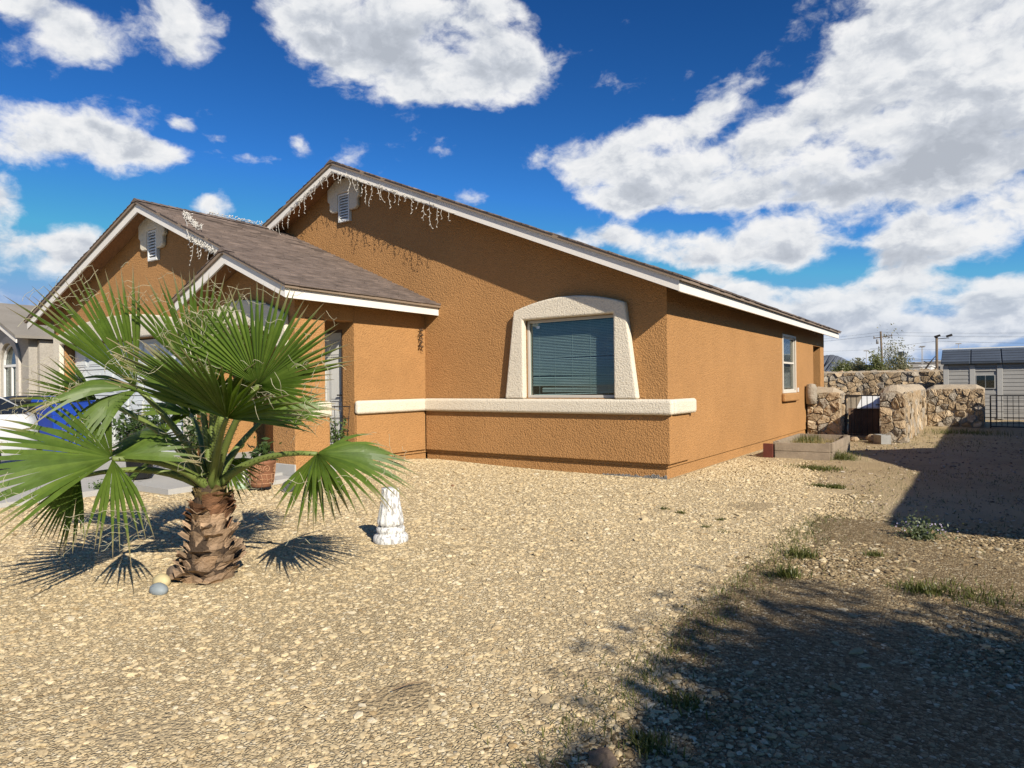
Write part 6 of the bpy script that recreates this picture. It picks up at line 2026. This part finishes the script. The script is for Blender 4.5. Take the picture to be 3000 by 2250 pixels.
M_POLE = mat('weathered_pole', (0.15, 0.11, 0.075), 0.9, 0.2, 3)
def pole(name, label, px_top, py_top, px_bot, Yd, r, cat):
    a_, c_ = bp(px_top, py_top, 1, Yd), bp(px_bot, 1100, 1, Yd)
    d = (a_ - c_) / (a_[2] - c_[2])
    base = c_ - d * c_[2]
    t_ = thing(name, label, cat, tuple(base))
    b_ = MB(base); b_.tube([base, a_], [r * 1.25, r], 8); b_.build('pole', M_POLE, t_)
    return t_, base, a_
t1_, bA, tA = pole('utility_pole', 'leaning wooden utility pole behind the sparse tree', 2580, 971, 2586, 95.0, 0.12, 'utility pole')
b = MB(bA); b.beam(tA + [-0.9, 0, -0.9], tA + [1.4, 0, -0.65], 0.10, 0.12); b.build('crossarm', M_POLE, t1_)
for dx in (-0.8, 0.5, 1.3):
    b = MB(bA); b.lathe([(0.05, 0), (0.09, 0.06), (0.06, 0.14), (0.09, 0.2), (0.03, 0.3)], 8, tuple(tA + [dx, 0, -0.85 + 0.1 * (dx + 0.9)])); b.build('insulator', mat('grey_insulator', (0.25, 0.25, 0.25), 0.4), t1_)
b = MB(bA); b.lathe([(0.16, 0), (0.16, 0.6), (0.05, 0.65)], 10, tuple(tA + [-0.4, -0.1, -1.7])); b.build('transformer', mat('grey_insulator'), t1_)
t2_, bB, tB = pole('floodlight_pole', 'dark wooden pole with floodlights just left of the shed', 2744, 986, 2745, 75.0, 0.115, 'light pole')
b = MB(bB); b.beam(tB + [0.0, 0, -0.25], tB + [1.1, 0, -0.2], 0.07, 0.07); b.build('arm', M_IRON, t2_)
for dx in (0.05, 1.1):
    b = MB(bB); b.beam(tB + [dx - 0.25, -0.1, -0.05], tB + [dx + 0.3, -0.1, 0.12], 0.3, 0.22); b.build('floodlight', M_IRON, t2_, bev=0.03)
M_CABLE = mat('black_cable', (0.03, 0.03, 0.035), 0.7)
def cable(label, pts, r):
    P = [bp(x, y, 1, Yd) for x, y, Yd in pts]
    b_ = MB(P[0]); Q = []
    for i in range(len(P) - 1):
        for k in range(8):
            u_ = k / 8
            Q.append(P[i] * (1 - u_) + P[i + 1] * u_ - UPV * 4 * u_ * (1 - u_) * np.linalg.norm(P[i + 1] - P[i]) * 0.006)
    Q.append(P[-1]); b_.tube(Q, r, 4, caps=False)
    o_ = b_.build('power_line', M_CABLE, fix=False); o_.location = tuple(P[0])
    return tag(o_, label, 'power line', 'overhead power lines')
cable('uppermost thin power line from the leaning pole to the right edge', [(2300, 1003, 95), (2580, 973, 95), (3100, 974, 95)], 0.0108)
cable('second thin power line sloping up to the leaning pole from the house', [(2300, 1010, 96), (2578, 982, 95), (3100, 986, 95)], 0.0132)
cable('thin power line meeting the floodlight pole above the shed roof', [(2550, 1022, 75), (2745, 999, 75), (3100, 1006, 75)], 0.0108)
cable('low thin power line above the far shrubs', [(2400, 1030, 90), (2600, 1021, 90), (2790, 1024, 80)], 0.0084)
cable('dark thick cable crossing behind the floodlight pole above the white building', [(2640, 1049, 60), (2790, 1056, 60)], 0.018)
cable('lower dark cable crossing above the white building', [(2640, 1053, 60), (2790, 1062, 60)], 0.012)

# far institutional buildings
M_BW = mat('white_far_wall', (0.68, 0.67, 0.64), 0.8)
M_BG = mat('grey_far_wall', (0.36, 0.34, 0.31), 0.8)
def far_building(name, label, px0, px1, py_top, Yd, m, dep, wins=0, winy=None):
    a_, c_ = bp(px0, py_top, 1, Yd), bp(px1, py_top, 1, Yd)
    base = np.array([a_[0], Yd, 0.0])
    t_ = thing(name, label, 'building', tuple(base))
    b_ = MB(base); b_.box(a_[0], c_[0], Yd, Yd + dep, 0, a_[2]); b_.build('wall', m, t_)
    b_ = MB(base); b_.box(a_[0] - 0.3, c_[0] + 0.3, Yd - 0.3, Yd + dep, a_[2] + 0.01, a_[2] + 0.4); b_.build('parapet', m, t_)
    for k in range(wins):
        w0 = a_[0] + (c_[0] - a_[0]) * (k + 0.3) / wins; w1 = a_[0] + (c_[0] - a_[0]) * (k + 0.6) / wins
        b_ = MB(base); b_.box(w0, w1, Yd - 0.15, Yd - 0.02, a_[2] * 0.70, a_[2] * 0.82); b_.build('window', M_CGL, t_)
    return t_, base, a_, c_
far_building('far_building', 'long grey building on the skyline left of the shed', 2660, 2775, 1064, 300.0, M_BG, 30, 8)
far_building('far_building', 'white low building below the bare branch', 2694, 2728, 1074, 250.0, M_BW, 20, 5)
far_building('far_building', 'grey low building under the white tower', 2620, 2695, 1077, 240.0, M_BG, 20, 3)
far_building('far_building', 'white building with raised roof left of the shed', 2738, 2775, 1058, 330.0, M_BW, 25, 3)
far_building('far_building', 'white roofed block at the foot of the white tower', 2628, 2652, 1070, 235.0, M_BW, 12, 2)
a_ = bp(2640, 1040, 1, 260.0)
t = thing('watch_tower', 'slim white tower with dark cabin on the skyline', 'tower', (a_[0], 260.0, 0))
b = MB((a_[0], 260.0, 0)); b.tube([(a_[0], 260.0, 0), (a_[0], 260.0, a_[2] - 0.4)], [0.9, 0.7], 10, smooth=False); b.build('shaft', M_BW, t)
b = MB((a_[0], 260.0, 0)); b.lathe([(0.8, 0), (1.1, 0.3), (1.1, 1.2), (0.9, 1.6)], 8, (a_[0], 260.0, a_[2] - 0.4), smooth=False); b.build('cabin', M_CGL, t)
for k, (px, py, lb) in enumerate(((2700, 1018, 'left mast of the pair of thin floodlight masts'), (2703, 1016, 'right mast of the pair of thin floodlight masts'), (2538, 1029, 'thin mast standing alone above the far shrubs'), (2808, 1008, 'thin mast rising behind the shed roof'))):
    a_ = bp(px, py, 1, 280.0)
    t = thing('light_mast', lb, 'mast', (a_[0], 280.0, 0), group='thin far masts')
    b = MB((a_[0], 280.0, 0)); b.tube([(a_[0], 280.0, 0), a_], [0.16, 0.10], 6); b.build('pole', M_BG, t)
    b = MB((a_[0], 280.0, 0)); b.box(a_[0] - 0.9, a_[0] + 0.9, 279.8, 280.2, a_[2], a_[2] + 0.35); b.build('lamp_head', M_BG, t)

# mountain
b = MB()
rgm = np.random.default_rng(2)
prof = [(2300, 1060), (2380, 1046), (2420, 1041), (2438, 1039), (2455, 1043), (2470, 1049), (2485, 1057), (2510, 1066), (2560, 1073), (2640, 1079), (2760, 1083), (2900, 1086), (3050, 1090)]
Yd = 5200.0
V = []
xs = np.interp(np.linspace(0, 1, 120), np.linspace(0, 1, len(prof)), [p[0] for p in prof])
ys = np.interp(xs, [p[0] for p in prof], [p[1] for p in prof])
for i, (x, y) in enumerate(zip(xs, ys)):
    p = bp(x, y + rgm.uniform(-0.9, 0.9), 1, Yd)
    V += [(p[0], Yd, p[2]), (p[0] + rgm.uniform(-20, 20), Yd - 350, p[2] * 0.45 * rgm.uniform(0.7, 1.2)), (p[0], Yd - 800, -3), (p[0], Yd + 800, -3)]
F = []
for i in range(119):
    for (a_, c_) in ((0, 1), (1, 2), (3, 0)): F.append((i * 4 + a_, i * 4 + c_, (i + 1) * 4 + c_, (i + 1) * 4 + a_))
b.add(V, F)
tag(b.build('mountain', mat('haze_tinted_mountain', (0.10, 0.11, 0.13), 0.95, 0.25, 0.004)), 'low desert mountain on the horizon, tinted blue for distance haze', 'mountain', kind='structure')  # blue of the distant air is painted into the rock colour
